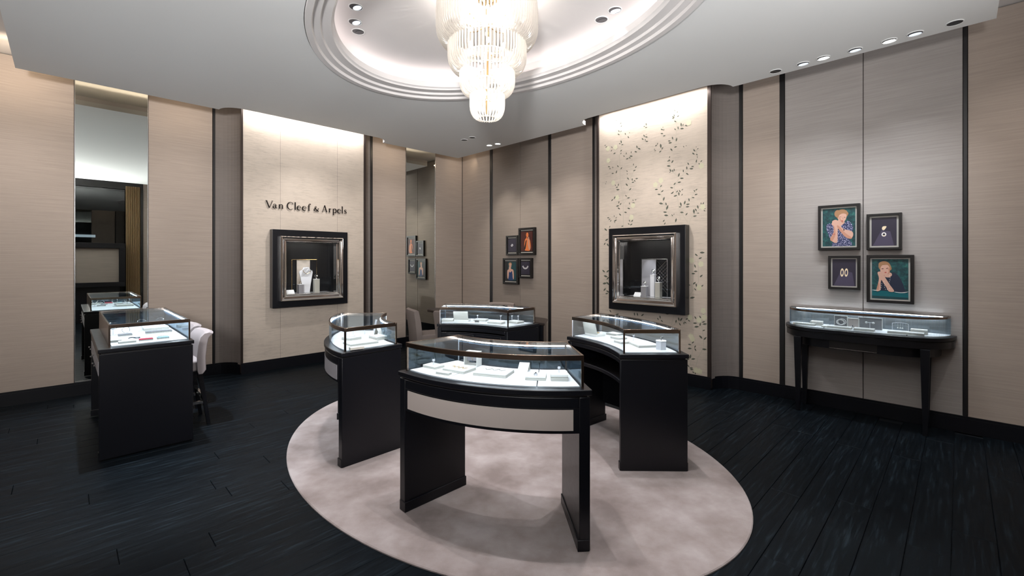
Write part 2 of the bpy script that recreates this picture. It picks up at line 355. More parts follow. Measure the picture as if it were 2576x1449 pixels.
LEAVES = """3923,3637,3927,3656;3870,3623,3904,3621;3941,3555,3970,3579;3954,3514,3979,3535;3913,3475,3937,3445;3947,3440,3971,3460;3903,3427,3939,3402;4022,3416,4038,3383;4066,3359,4090,3329;4086,3403,4107,3402;3956,3324,3970,3276;3927,3287,3953,3268;3698,3266,3732,3277;3681,3295,3709,3303;3802,3261,3817,3235;3789,3191,3814,3213;3831,3148,3873,3158;3947,3165,3979,3183;3947,3128,3971,3141;3964,3254,3999,3259;4043,3104,4047,3136;4120,3107,4124,3139;4173,3126,4215,3109;4206,3205,4219,3159;4225,3164,4270,3137;4097,3074,4147,3062;4039,3039,4081,3045;4084,3059,4116,3038;3994,3094,4022,3080;4349,3487,4356,3448;4311,3448,4339,3442;4335,3424,4369,3423;4311,3334,4332,3297;4336,3300,4376,3285;4284,3290,4316,3259;4337,3271,4340,3239;4342,3238,4383,3224;4351,3320,4361,3335;4593,3367,4596,3384;4563,3358,4600,3337;4602,3326,4613,3352;4561,3298,4601,3290;4595,3257,4633,3259;4723,3226,4735,3183;4778,3150,4787,3202;4665,3180,4704,3173;4672,3150,4722,3149;4514,3156,4523,3185;4481,3143,4516,3156;4559,3163,4570,3100;4576,3079,4599,3113;4540,3047,4576,3069;4466,3108,4485,3099;4472,3083,4498,3083;4749,3080,4791,3084;4699,3074,4728,3037;4797,3619,4817,3638;4757,3619,4764,3601;4753,3572,4762,3547;4786,3522,4804,3542;4789,3469,4819,3483;4746,3513,4757,3482;4720,3489,4757,3474;4721,3460,4756,3467;4751,3429,4782,3401;4755,3327,4773,3299;4800,3344,4808,3301;4842,3383,4847,3329;4863,3332,4875,3363;4832,3307,4881,3301;4894,3339,4928,3320;4776,3651,4783,3632;4910,3080,4913,3062;4872,3077,4884,3054;5001,3011,5030,2977;5048,3000,5072,3013;4987,2969,5021,2940;5035,2945,5061,2926;5052,2914,5056,2891;5038,3025,5041,3042;4684,2948,4692,2976;3740,2980,3780,2965;3760,2941,3793,2941;3820,2967,3826,2938;3896,2973,3922,2942;3952,2905,3979,2936;3877,2856,3892,2902;3802,2866,3843,2866;4155,2928,4162,2961;4180,2892,4213,2916;4152,2855,4195,2863;4047,2877,4067,2853;4049,2830,4073,2823;4058,2776,4088,2740;4137,2757,4141,2715;4186,2740,4231,2741;4161,2724,4194,2703;4128,2695,4173,2697;3913,2669,3921,2710;3860,2702,3876,2675;3873,2653,3912,2661;3880,2622,3937,2616;4035,2694,4071,2652;4090,2587,4125,2621;4031,2533,4051,2501;4057,2483,4104,2486;3841,2490,3870,2531;3798,2464,3830,2494;3921,2416,3929,2457;3941,2392,3966,2426;3877,2381,3932,2389;3904,2360,3946,2335;4095,2421,4098,2386;4139,2408,4185,2400;4148,2457,4153,2429;4178,2445,4208,2447;4062,2343,4107,2325;4010,2288,4057,2277;3928,2273,3962,2241;3845,2257,3850,2228;3870,2205,3891,2226;3843,2166,3893,2188;3726,2226,3768,2223;3752,2191,3784,2212;3779,2163,3800,2193;3850,2167,3861,2139;4086,2175,4106,2143;4124,2141,4154,2171;4070,2127,4099,2102;4103,2096,4144,2115;3765,2076,3780,2109;3963,2084,4000,2094;3707,2749,3720,2766;3693,2722,3709,2737;4714,2877,4741,2917;4655,2908,4691,2922;4678,2935,4695,2904;4649,2853,4704,2840;4689,2806,4712,2763;4726,2793,4736,2754;4749,2803,4753,2764;4682,2757,4705,2767;4804,2684,4824,2736;4828,2664,4880,2657;4795,2612,4847,2615;4743,2586,4773,2617;4694,2561,4741,2548;4872,2772,4875,2734;4917,2807,4921,2762;4928,2853,4948,2818;4976,2798,5014,2786;4954,2770,5005,2763;4907,2723,4943,2693;5038,2833,5046,2875;5091,2833,5117,2855;5067,2822,5099,2799;4557,2580,4582,2610;4478,2557,4527,2555;4568,2511,4606,2536;4517,2492,4566,2479;4600,2392,4616,2447;4538,2368,4600,2353;4633,2370,4645,2325;4643,2268,4669,2333;4598,2245,4653,2236;4611,2202,4673,2192;4594,2113,4621,2141;4610,2075,4634,2105;4767,2096,4782,2151;4716,2473,4746,2504;4704,2474,4730,2492;4778,2485,4804,2511;4818,2515,4837,2480;4812,2489,4817,2438;4742,2439,4794,2447;4849,2436,4865,2462;4848,2504,4873,2522;4885,2317,4900,2371;4833,2355,4848,2298;4811,2294,4850,2291;4909,2316,4960,2320;4903,2287,4954,2287;4944,2396,4951,2352;5009,2494,5025,2465;5028,2482,5057,2503;5018,2430,5060,2437;4983,2402,5020,2392;4828,2224,4880,2216;4901,2177,4930,2209;5120,2298,5138,2328;5100,2328,5102,2297;5054,2297,5067,2248;5025,2257,5047,2218;5008,2252,5014,2189;5048,2196,5080,2194;4999,2158,5048,2163;5139,2240,5161,2247;5131,2228,5157,2211;4716,2206,4733,2176;4741,2192,4754,2213;4907,2021,4930,2042;4919,1999,4956,1987;3767,880,3797,837;3870,809,3926,831;4169,872,4179,823;4213,871,4227,824;4277,828,4319,864;4551,863,4560,816;4514,829,4536,796;4566,803,4596,777;4627,894,4694,900;4772,781,4781,828;4808,862,4818,809;4829,811,4861,859;4817,790,4841,752;4880,772,4883,811;4886,812,4916,790;4904,838,4938,861;4933,840,4963,818;5018,894,5041,856;5079,907,5101,869;4999,803,5052,808;5110,822,5152,841;5117,801,5176,812;5086,774,5094,820;5014,756,5075,768;5118,718,5153,735;5076,658,5119,620;5132,606,5168,647;5113,489,5172,492;4933,527,4979,525;4984,544,5013,572;4929,472,4983,479;5016,490,5035,526;5018,489,5041,452;4956,342,4972,404;4976,342,5029,355;4909,330,4956,337;4925,265,4955,234;4952,225,4999,233;4960,207,5006,215;4986,186,5019,173;5027,157,5032,188;5126,900,5136,929;5129,977,5141,943;5083,1698,5148,1697;5022,1685,5060,1653;5068,1619,5114,1636;5016,1551,5033,1504;5008,1461,5058,1462;4978,1431,5029,1432;5084,1388,5122,1421;4997,1294,5035,1328;4920,1295,4968,1280;5037,1311,5045,1263;5100,1268,5131,1295;5015,1248,5042,1217;4958,1118,5024,1134;4913,2009,4941,2039;3679,2072,3729,2034;3693,1890,3749,1916;3673,1824,3700,1864;3722,1852,3755,1804;3643,1457,3694,1422;3714,1422,3763,1459;3668,1375,3739,1355;3718,1314,3759,1358;3649,1252,3724,1267;3714,1285,3763,1238;3665,1147,3707,1192;3711,1155,3767,1130;3695,1106,3748,1117"""
FLOWERS = """4945,3361;3868,3237;3743,3239;4566,2668;4488,2621;3831,2728;3897,2507;3747,3065;4151,2370;4127,2206;5104,2785;5120,2268;4982,1599;5099,1553;5078,1255;5128,970;5139,889;5075,849;4960,872;4975,632;4991,603;5037,212;5083,205"""
STEMS = """3929,3626 3951,3435 3967,3266 3936,3105 3945,2743 3978,2590 3994,2448 3998,2074;4166,2853 4096,2738 4081,2614 4057,2491 4010,2411;4782,3635 4789,3410 4776,3238 4764,3150;4789,3290 4844,3320 4942,3353;5042,2998 5054,2903 5045,2828 4963,2778 4873,2715 4801,2641 4748,2564 4794,2430 4808,2339 4834,2113;4687,2910 4694,2805 4794,2694;4555,2639 4563,2493 4611,2370 4646,2255 4721,2165;5027,2482 4951,2358 4886,2300 4841,2221 4931,2088;5120,2268 5027,2194 4963,2124 4938,2012;4919,1991 4904,1865;4904,1066 4991,1210 4966,1360 4974,1561;4991,1210 5070,1330 5062,1611;4752,897 4711,743;4719,736 4785,782 4881,823 4952,860;5120,951 5105,799 5128,650 5135,516 5060,368 5029,219;4983,571 4991,434 4964,261"""

# ------------------------------------------------------------ floor
SL_END, SR_END = 9.0, 8.55          # length of the left wall, and of the right wall up to the shopfront
def room_rect(off=0.0):
    return [tuple(Vector((CX, CY)) + a * Vector((-Q, -Q)) + b * Vector((Q, -Q))) for a, b in ((-off, -off), (SL_END + off, -off), (SL_END + off, SR_END + off), (-off, SR_END + off))]
mb = MB(); mb.prism(room_rect(.2), -.10, -.012)
floor = struct(mb.build('floor', 'subfloor'))
PW, PL = .182, 2.1
pm = MB(); hw, hl, c_ = PW / 2 - .0009, PL / 2 - .0009, .0022
pm.add([(sx * (hl - ex), sy * (hw - ey), z) for z, ex, ey in ((-.012, 0, 0), (-c_, 0, 0), (0, c_, c_)) for sx, sy in ((-1, -1), (1, -1), (1, 1), (-1, 1))],
       [(3, 2, 1, 0), (8, 9, 10, 11)] + [(r*4+i, r*4+(i+1) % 4, r*4+4+(i+1) % 4, r*4+4+i) for r in (0, 1) for i in range(4)])
plank0 = None; n_pl = 0
rest = MB()
for k in range(-5, 41):
    v = .03 + PW * (k + .5)
    if v > 7.39 - PW / 2 + .12: continue
    off = random.random() * PL
    u0 = -1.6
    for j in range(0, 5):
        u = u0 + off - PL * .5 + j * PL
        if u - PL / 2 > 5.75: continue
        if u + PL / 2 > 5.98:      # the last board is cut to the wall
            u1 = 5.93
            if u1 - (u - PL/2) < .25: continue
            cut = MB(); a_ = u - PL/2 + .0009; L2 = (u1 - a_) / 2
            cut.add([(sx * (L2 - ex), sy * (hw - ey), z) for z, ex, ey in ((-.012, 0, 0), (-c_, 0, 0), (0, c_, c_)) for sx, sy in ((-1, -1), (1, -1), (1, 1), (-1, 1))], pm.f)
            o = cut.build('plank', 'plank_oak', floor); u = (a_ + u1) / 2
        elif plank0 is None:
            plank0 = o = pm.build('plank', 'plank_oak', floor)
        else:
            o = plank0.copy(); COL.objects.link(o)
        o.location = (Q * u - Q * v, Q * u + Q * v, 0); o.rotation_euler = (0, 0, PI / 4)
        n_pl += 1
# the boards out of view, joined
for k in range(-8, 41):
    v = .03 + PW * (k + .5)
    for j in range(-3, 4):
        u = -1.7 + (j + (.37 * k) % 1) * PL if k < -5 else -3.9 + (j - 1) * PL * .0
        if k >= -5: break
        if u > 5.6: continue
        c = (Q * u - Q * v, Q * u + Q * v); rest.rbox(c, PL - .002, PW - .002, -.012, 0, PI / 4)
    if k >= -5 and v < 7.4:
        rest.rbox((Q * (-3.9) - Q * v, Q * (-3.9) + Q * v), 1.2, PW - .002, -.012, -.0002, PI / 4)
stuff(rest.build('plank_rows', 'plank_oak', floor))

# ------------------------------------------------------------ walls: backing, fabric panels, trims, baseboards
def arc_sd(cs, cd, r, a0, a1, n=8): return [(cs + r * math.cos(math.radians(a0 + (a1 - a0) * i / n)), cd + r * math.sin(math.radians(a0 + (a1 - a0) * i / n))) for i in range(n + 1)]
def profile_prism(mb_, W, inner, t, z0, z1):
    """a strip that follows the line `inner` (list of (s, d)) with thickness t behind it"""
    outer = []
    for i, (s_, d_) in enumerate(inner):
        a, b = inner[max(i-1, 0)], inner[min(i+1, len(inner)-1)]
        dx, dy = b[0] - a[0], b[1] - a[1]; L_ = math.hypot(dx, dy); outer.append((s_ + dy / L_ * t, d_ - dx / L_ * t))
    for i in range(len(inner) - 1):
        p = [inner[i], inner[i+1], outer[i+1], outer[i]]
        mb_.prism([tuple(W(a, b))[:2] for a, b in p], z0, z1)
mb = MB(); mb.wbox(LW, -.25, SL_END, -.25, -.03, -.1, 4.1); wall_left = struct(mb.build('wall_left', 'subfloor'))
mb = MB(); mb.wbox(RW, -.0299, SR_END + .2, -.25, -.03, -.1, 4.1); wall_right = struct(mb.build('wall_right', 'subfloor'))
def panel(W, parent, s0, s1, m, d=0.0, name='wall_panel'):
    g = .003; mb = MB(); mb.wbox(W, s0 + g, s1 - g, d - .028, d, HB - .02, ZW - .01)
    return mb.build(name, m, parent, bevel=.002, seg=1)
PB = .27
for s0, s1, m_ in ((.003, .686, 'fabric_beige'), (1.357, 2.037, 'fabric_beige'), (4.448, 5.151, 'fabric_beige'), (5.832, 6.95, 'fabric_beige'), (6.95, 9.0, 'fabric_beige')):
    panel(LW, wall_left, s0, s1, m_)
for s0, s1, m_ in ((.003, .87, 'fabric_beige'), (.94, 1.688, 'fabric_taupe'), (1.688, 2.371, 'fabric_taupe'), (2.425, 3.285, 'fabric_beige'),
                   (5.5, 5.907, 'fabric_beige'), (5.956, 6.678, 'fabric_grey'), (6.678, 7.415, 'fabric_grey'), (7.444, 8.5, 'fabric_beige')):
    panel(RW, wall_right, s0, s1, m_)
# brand panels with an opening for the showcase, and the coved returns beside them
def brand_panel(W, parent, s0, s1, cs, m_):
    mb = MB(); g = .002; a, b, z0, z1 = cs - .46, cs + .46, 1.00, 1.98
    for q in ((s0 + g, a, HB - .02, ZW - .01), (b, s1 - g, HB - .02, ZW - .01), (a, b, HB - .02, z0), (a, b, z1, ZW - .01)):
        mb.wbox(W, q[0], q[1], PB - .03, PB, q[2], q[3])
    return mb.build('brand_panel', m_, parent)
LS, RS = 3.235, 4.392
bpL = brand_panel(LW, wall_left, 2.338, 4.141, LS, 'silver_leaf')
bpR = brand_panel(RW, wall_right, 3.586, 5.181, RS, 'gilt_paper')
for W, parent, lo, hi, tlo, thi in ((LW, wall_left, 2.30, 4.171, 2.06, 4.42), (RW, wall_right, 3.55, 5.229, 3.30, 5.463)):
    mb = MB(); r_ = thi - hi
    pts = [(thi + (hi - thi) * math.sin(t * PI / 16), PB - .0 - (PB) * math.cos(t * PI / 16)) for t in range(9)]
    profile_prism(mb, W, pts[::-1] if W is LW else pts[::-1], .02, HB - .02, ZW - .01)
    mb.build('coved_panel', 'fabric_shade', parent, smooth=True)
    mb = MB(); pts = [(tlo + (lo - tlo) * math.sin(t * PI / 16), PB - (PB) * math.cos(t * PI / 16)) for t in range(9)]
    profile_prism(mb, W, pts, .02, HB - .02, ZW - .01)
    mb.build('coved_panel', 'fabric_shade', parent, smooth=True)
n_trim = [0]
def trim(W, s0, s1, m_='trim_black', d0=-.03, d1=.012, z0=0.02, z1=ZW - .01):
    n_trim[0] += 1; mb = MB(); mb.wbox(W, s0, s1, d0, d1, z0, z1)
    return struct(mb.build('trim_%d' % n_trim[0], m_, bevel=.003, seg=1))
for s0, s1 in ((2.037, 2.082), (4.42, 4.448)): trim(LW, s0, s1)
for s0, s1 in ((2.30, 2.338), (4.141, 4.171)): trim(LW, s0, s1, 'trim_bronze', PB - .05, PB + .012)
for s0, s1 in ((.87, .94), (2.371, 2.425), (3.285, 3.325), (5.463, 5.5), (5.907, 5.956), (7.415, 7.444)): trim(RW, s0, s1)
for s0, s1 in ((3.55, 3.586), (5.181, 5.229)): trim(RW, s0, s1, 'trim_bronze', PB - .05, PB + .012)
def base_line(lo, hi, tlo, thi, end):
    p = [(end, .014), (thi + .0, .014)]
    p += [(thi + (hi - thi) * math.sin(t * PI / 12), PB + .014 - PB * math.cos(t * PI / 12)) for t in range(1, 7)]
    p += [(lo + (tlo - lo) * (1 - math.sin(t * PI / 12)), PB + .014 - PB * math.cos(t * PI / 12)) for t in range(6, 0, -1)]
    p += [(tlo, .014), (.0, .014)]
    return p
for W, nm, a in ((LW, 'baseboard_left', (2.31, 4.165, 2.06, 4.42, 9.0)), (RW, 'baseboard_right', (3.56, 5.224, 3.30, 5.463, 8.5))):
    mb = MB(); pts = base_line(*a)
    for i in range(len(pts) - 1):
        (s0, d0), (s1, d1) = pts[i], pts[i+1]
        if abs(s0 - s1) < 1e-4 and abs(d0 - d1) < 1e-4: continue
        for z0, z1, e in ((0, HB - .022, .004), (HB - .022, HB, 0)):
            q = [(s0, d0 + e), (s1, d1 + e), (s1, d1 - .045), (s0, d0 - .045)]
            mb.prism([tuple(W(x, y))[:2] for x, y in q], z0, z1)
    struct(mb.build(nm, 'lacquer'))
# ------------------------------------------------------------ mirrors let into the left wall
def wall_mirror(s0, s1, label):
    t = thing('wall_mirror', label, 'mirror', LW((s0 + s1) / 2, 0, 0), PI / 4, 'mirror strips on the left wall')
    h = (s1 - s0) / 2
    mb = MB(); mb.box(-h + .008, h - .008, -.001, .02, HB + .012, ZW - .03); mb.build('mirror_glass', 'mirror', t)
    mb = MB()
    for x in (-h, h - .008): mb.box(x, x + .008, -.006, .025, HB, ZW - .02)
    mb.box(-h, h, -.006, .025, HB, HB + .012); mb.build('mirror_edge', 'steel', t, bevel=.001, seg=1)
wall_mirror(5.151, 5.832, 'tall wide mirror strip behind the rectangular jewellery counter, nearer the camera')
wall_mirror(.686, 1.357, 'tall narrow mirror strip beside the far corner reflecting four framed pictures')

# ------------------------------------------------------------ ceilings
def flat_slab(name, polys, z0, z1, m_):
    rings = [[Vector((p[0], p[1], 0)) for p in pl] for pl in polys]
    tris = tessellate_polygon(rings); vs = [p for r in rings for p in r]; n = len(vs)
    V = [(p.x, p.y, z0) for p in vs] + [(p.x, p.y, z1) for p in vs]
    F = [tuple(t) for t in tris] + [tuple(n + i for i in t[::-1]) for t in tris]; k = 0
    for r in rings:
        for i in range(len(r)): j = (i+1) % len(r); F.append((k+i, k+j, n+k+j, n+k+i))
        k += len(r)
    mb = MB(); mb.add(V, F); return mb.build(name, m_)
NE = 128
E_out = [tuple(oval(1.962, 1.344, 2*PI*i/NE))[:2] for i in range(NE)]
DE, DB = .523, .763
def cedge(W, tip_hi, tip_lo):
    a = [(tip_hi - .24 + .24 * math.cos(t * PI / 16), DE + .24 * math.sin(t * PI / 16)) for t in range(9)]
    b = [(tip_lo + .24 - .24 * math.cos(t * PI / 16), DE + .24 * math.sin(t * PI / 16)) for t in range(8, -1, -1)]
    return [tuple(W(x, y))[:2] for x, y in a + b]
outer = [tuple(LW(6.272, DE))[:2]] + cedge(LW, 4.481, 2.123) + [tuple(LW(DE, DE))[:2]] + cedge(RW, 5.565, 3.523)[::-1] + [tuple(RW(7.605, DE))[:2], (-.1025, -.4075)]
ceiling = struct(flat_slab('ceiling', [outer, E_out[::-1]], ZC, ZT, 'ceiling_paint'))
# stepped ring round the oval
mb = MB(); prof = []
A0, B0 = 1.956, 1.338; A1, B1 = 1.675, 1.119
steps = [(0, .0), (.02, -.012), (.23, -.012), (.25, -.002), (.27, .012), (.52, .012), (.54, .022), (.56, .034), (.90, .034), (.93, .05), (1.0, .06), (1.0, .12), (.55, .125), (0, .125)]
for fr, dz in steps: prof.append((A0 + (A1 - A0) * fr, B0 + (B1 - B0) * fr, ZC + dz))
vs = [tuple(oval(a_, b_, 2*PI*k/NE, z_)) for a_, b_, z_ in prof for k in range(NE)]
mm_ = len(prof); fs = [(i*NE+k, i*NE+(k+1) % NE, ((i+1) % mm_)*NE+(k+1) % NE, ((i+1) % mm_)*NE+k) for i in range(mm_) for k in range(NE)]
mb.add(vs, fs); ring = mb.build('oval_moulding', 'dome_paint', ceiling, smooth=True)
# hidden lighting strip on top of the moulding, its side wall and the upper ceiling
mb = MB(); vs = [tuple(oval(a_, b_, 2*PI*k/NE, z_)) for a_, b_, z_ in ((1.80, 1.22, ZC + .127), (1.84, 1.26, ZC + .127), (1.84, 1.26, ZC + .135), (1.80, 1.22, ZC + .135)) for k in range(NE)]
mb.add(vs, [(i*NE+k, i*NE+(k+1) % NE, ((i+1) % 4)*NE+(k+1) % NE, ((i+1) % 4)*NE+k) for i in range(4) for k in range(NE)])
mb.build('light_strip', 'led_cove', ceiling)
mb = MB(); vs = [tuple(oval(a_, b_, 2*PI*k/NE, z_)) for a_, b_, z_ in ((1.94, 1.33, ZC + .12), (1.99, 1.38, ZC + .12), (1.99, 1.38, ZW), (1.90, 1.29, ZW), (1.94, 1.33, ZW - .05)) for k in range(NE)]
mb.add(vs, [(i*NE+k, i*NE+(k+1) % NE, ((i+1) % 5)*NE+(k+1) % NE, ((i+1) % 5)*NE+k) for i in range(5) for k in range(NE)])
mb.build('cove_wall', 'dome_paint', ceiling)
mb = MB(); mb.prism(room_rect(.2), ZW, ZW + .1); upper = struct(mb.build('ceiling_upper', 'dome_paint'))
# upstand added on the slab edge to hide the strip lamps from the mirrors
mb = MB()
for W_, a_, b_ in ((LW, 4.50, 6.25), (LW, DE, 2.10), (RW, DE, 3.50)):
    mb.wbox(W_, a_, b_, DE + .001, DE + .013, ZT, ZT + .055)
mb.build('added_upstand', 'dome_paint', ceiling)
# fittings in the ceiling
def downlight(name_label, p, z, r, m_lamp, tilt):
    t = thing('downlight', name_label, 'downlight', (p[0], p[1], z), tilt, 'recessed ceiling downlights')
    mb = MB(); mb.lathe([(r, .0005), (r * 1.16, .0005), (r * 1.16, -.003), (r * 1.05, -.006), (r, -.003)], 28, close=True); mb.build('bezel', 'ceiling_paint', t, smooth=True)
    mb = MB(); mb.lathe([(r, -.003), (r * .98, .0), (r * .6, -.0012)], 28); mb.build('baffle', 'can_dark', t, smooth=True)
    mb = MB(); vs = [(r * .86 * math.cos(a), r * .55 * math.sin(a) + r * .28, -.0045) for a in [2*PI*i/20 for i in range(20)]]; vs += [(x, y, -.0030) for x, y, _ in vs]
    mb.add(vs, [tuple(range(20)), tuple(range(20, 40))[::-1]] + [(i, (i+1) % 20, 20+(i+1) % 20, 20+i) for i in range(20)])
    mb.build('lamp', m_lamp, t)
for lb, p, ml in (('downlight in the oval recess, nearest the top edge on the left', (-1.398, 4.003), 'lamp_dim'), ('downlight in the oval recess, middle of the three on the left', (-1.494, 4.256), 'lamp_dim'),
                  ('dark unlit downlight in the oval recess, lowest of the three on the left', (-1.525, 4.434), 'can_dark'), ('downlight in the oval recess, upper of the two right of the chandelier', (.933, 4.054), 'lamp_dim'),
                  ('dark downlight in the oval recess, lower of the two right of the chandelier', (.843, 4.214), 'can_dark')):
    downlight(lb, p, ZW, .055, ml, -.6)
for lb, p, ml, a in (('dark downlight near the far corner, leftmost of the four', (-.784, 7.351), 'can_dark', 0), ('dark downlight near the far corner, second from the left', (-.641, 7.209), 'can_dark', 0),
                  ('lit downlight near the far corner, third from the left', (-.389, 7.681), 'lamp_lit', 0), ('lit downlight near the far corner, rightmost of the four', (-.242, 7.577), 'lamp_lit', 0),
                  ('dark downlight in the row over the wall console, farthest from the camera', (2.758, 4.680), 'can_dark', -.8), ('dim downlight in the row over the wall console, second from the far end', (2.928, 4.500), 'lamp_dim', -.8),
                  ('bright downlight in the row over the wall console, third from the far end', (3.040, 4.368), 'lamp_lit', -.8), ('dim downlight at the middle of the row over the wall console', (3.224, 4.203), 'lamp_dim', -.8),
                  ('brightest downlight in the row over the wall console, fifth from the far end', (3.398, 4.028), 'lamp_lit', -.8), ('dim downlight in the row over the wall console, second from the near end', (3.516, 3.901), 'lamp_dim', -.8),
                  ('dark downlight at the near end of the row over the wall console', (3.688, 3.725), 'can_dark', -.8)):
    downlight(lb, p, ZC, .05, ml, a)

# ------------------------------------------------------------ the shopfront side behind the camera, seen in the wide mirror
def FP(a, b, z=0.0): return Vector((CX - Q * a + Q * b, CY - Q * a - Q * b, z))   # a along the shopfront, b = distance from the left wall
def fbox(mb_, a0, a1, b0, b1, z0, z1): mb_.prism([tuple(FP(x, y))[:2] for x, y in ((a0, b0), (a1, b0), (a1, b1), (a0, b1))], z0, z1)
mb = MB(); fbox(mb, -.2, 4.38, 8.55, 8.75, -.1, 4.0); fbox(mb, 7.6, 9.2, 8.55, 8.75, -.1, 4.0)
wf = struct(mb.build('wall_front', 'fabric_beige'))
mb = MB(); fbox(mb, 4.38, 7.6, 8.55, 8.70, 3.52, 4.0); fbox(mb, 4.38, 4.44, 8.53, 8.72, 0, 3.56); fbox(mb, 7.54, 7.6, 8.53, 8.72, 0, 3.56); fbox(mb, 4.38, 7.6, 8.53, 8.72, 0, .12)
win = struct(mb.build('window_1', 'trim_black'))
mb = MB(); fbox(mb, 4.44, 7.54, 8.62, 8.63, .12, 3.52); mb.build('pane', 'glass_shopfront', win)
mb = MB(); mb.wbox(LW, SL_END, SL_END + .2, -.2, 8.8, -.1, 4.1); struct(mb.build('wall_back', 'fabric_beige'))
mb = MB(); fbox(mb, 3.0, 9.0, 9.9, 10.0, -.1, 4.2); fbox(mb, 3.0, 9.0, 8.72, 10.0, 3.9, 4.0); fbox(mb, 3.0, 9.0, 8.72, 10.0, -.1, -.02)
mall = struct(mb.build('wall_mall', 'mall'))
mb = MB(); fbox(mb, 5.3, 6.6, 9.86, 9.90, 2.25, 2.32); fbox(mb, 5.1, 5.2, 9.86, 9.90, .2, .9); mb.build('mall_light_line', 'mall_light', mall)
mb = MB(); pts = []
for i in range(41): pts.append((4.45 + .30 * i / 40, 8.48 + .028 * math.sin(i * 1.25)))
for i in range(40):
    (a0, b0), (a1, b1) = pts[i], pts[i+1]; fbox_ = [tuple(FP(x, y))[:2] for x, y in ((a0, b0), (a1, b1), (a1, b1 + .006), (a0, b0 + .006))]; mb.prism(fbox_, .02, 3.6)
o = mb.build('curtain', 'curtain', smooth=True); tag(o, 'gold pleated curtain at the edge of the shop window, seen in the wide mirror', 'curtain')
t = thing('window_display', 'back of a black framed window display case, seen in the wide mirror', 'display case', FP(5.33, 8.40, 0), PI / 4 + PI)
mb = MB()
for q in ((-.56, .56, .91, 1.03), (-.56, .56, 1.92, 2.05), (-.56, -.43, 1.03, 1.92), (.43, .56, 1.03, 1.92)): mb.box(q[0], q[1], -.12, .10, q[2], q[3])
mb.build('frame', 'lacquer', t, bevel=.004)
mb = MB(); mb.box(-.43, .43, -.06, -.04, 1.03, 1.92); mb.build('back_panel', 'fabric_taupe', t)
mb = MB(); mb.box(-.45, .45, -.03, .10, 0, .91); mb.build('stand', 'lacquer', t)

# ------------------------------------------------------------ rug
mb = MB(); RC = Vector((-.215, 3.98, 0))
vs = [tuple(oval(2.121 - e, 1.533 - e, 2*PI*k/160, z_, RC)) for e, z_ in ((0, .0005), (0, .007), (.006, .012)) for k in range(160)]
mb.add(vs, [tuple(range(320, 480)), tuple(range(160))[::-1]] + [(i*160+k, i*160+(k+1) % 160, (i+1)*160+(k+1) % 160, (i+1)*160+k) for i in (0, 1) for k in range(160)])
o = mb.build('oval_rug', 'rug_pile'); tag(o, 'pale mauve oval rug under the ring of curved jewellery counters', 'rug')

# ------------------------------------------------------------ painted branches on the right brand panel
def parse(t): return [[float(x) / 1000 for x in r.split(',')] for r in t.split(';')]
mb = MB(); D_ = PB + .0012
def rp(s_, z_, d_=None):
    p = RW(s_, D_ if d_ is None else d_, z_); return (p.x, p.y, p.z)
for s1, z1, s2, z2 in parse(LEAVES):
    dx, dz = s2 - s1, z2 - z1; L_ = math.hypot(dx, dz); nx, nz = -dz / L_, dx / L_; h = .19 * L_
    pts = [(s1, z1), (s1 + dx*.25 + nx*h*.75, z1 + dz*.25 + nz*h*.75), (s1 + dx*.5 + nx*h, z1 + dz*.5 + nz*h), (s1 + dx*.8 + nx*h*.55, z1 + dz*.8 + nz*h*.55), (s2, z2),
           (s1 + dx*.8 - nx*h*.55, z1 + dz*.8 - nz*h*.55), (s1 + dx*.5 - nx*h, z1 + dz*.5 - nz*h), (s1 + dx*.25 - nx*h*.75, z1 + dz*.25 - nz*h*.75)]
    mb.add([rp(*p) for p in pts], [tuple(range(8))])
stuff(mb.build('painted_leaves', 'leaf_print', wall_right))
mb = MB()
for st in STEMS.split(';'):
    pts = [[float(x) / 1000 for x in r.split(',')] for r in st.split()]
    for i in range(len(pts) - 1):
        (a, b), (c, d) = pts[i], pts[i+1]; L_ = math.hypot(c - a, d - b); nx, nz = -(d - b) / L_ * .0042, (c - a) / L_ * .0042
        mb.add([rp(a + nx, b + nz, D_ - .0005), rp(c + nx, d + nz, D_ - .0005), rp(c - nx, d - nz, D_ - .0005), rp(a - nx, b - nz, D_ - .0005)], [(0, 1, 2, 3)])
stuff(mb.build('painted_stems', 'stem_print', wall_right))
mb = MB()
for s_, z_ in parse(FLOWERS):
    for k in range(5):
        a = 2*PI*k/5 + s_ * 9; cx_, cz_ = s_ + .018 * math.cos(a), z_ + .020 * math.sin(a)
        mb.add([rp(cx_ + .017 * math.cos(u), cz_ + .019 * math.sin(u), D_ + .0004 + k * .0001) for u in [2*PI*i/10 for i in range(10)]], [tuple(range(10))])
stuff(mb.build('painted_flowers', 'flower_print', wall_right))
# vertical joints in the brand panels
mb = MB()
for s_ in (2.79, 3.65): mb.wbox(LW, s_, s_ + .002, PB - .01, PB + .0004, HB, ZW - .02)
mb.build('panel_joint', 'trim_bronze', wall_left).hide_render = False

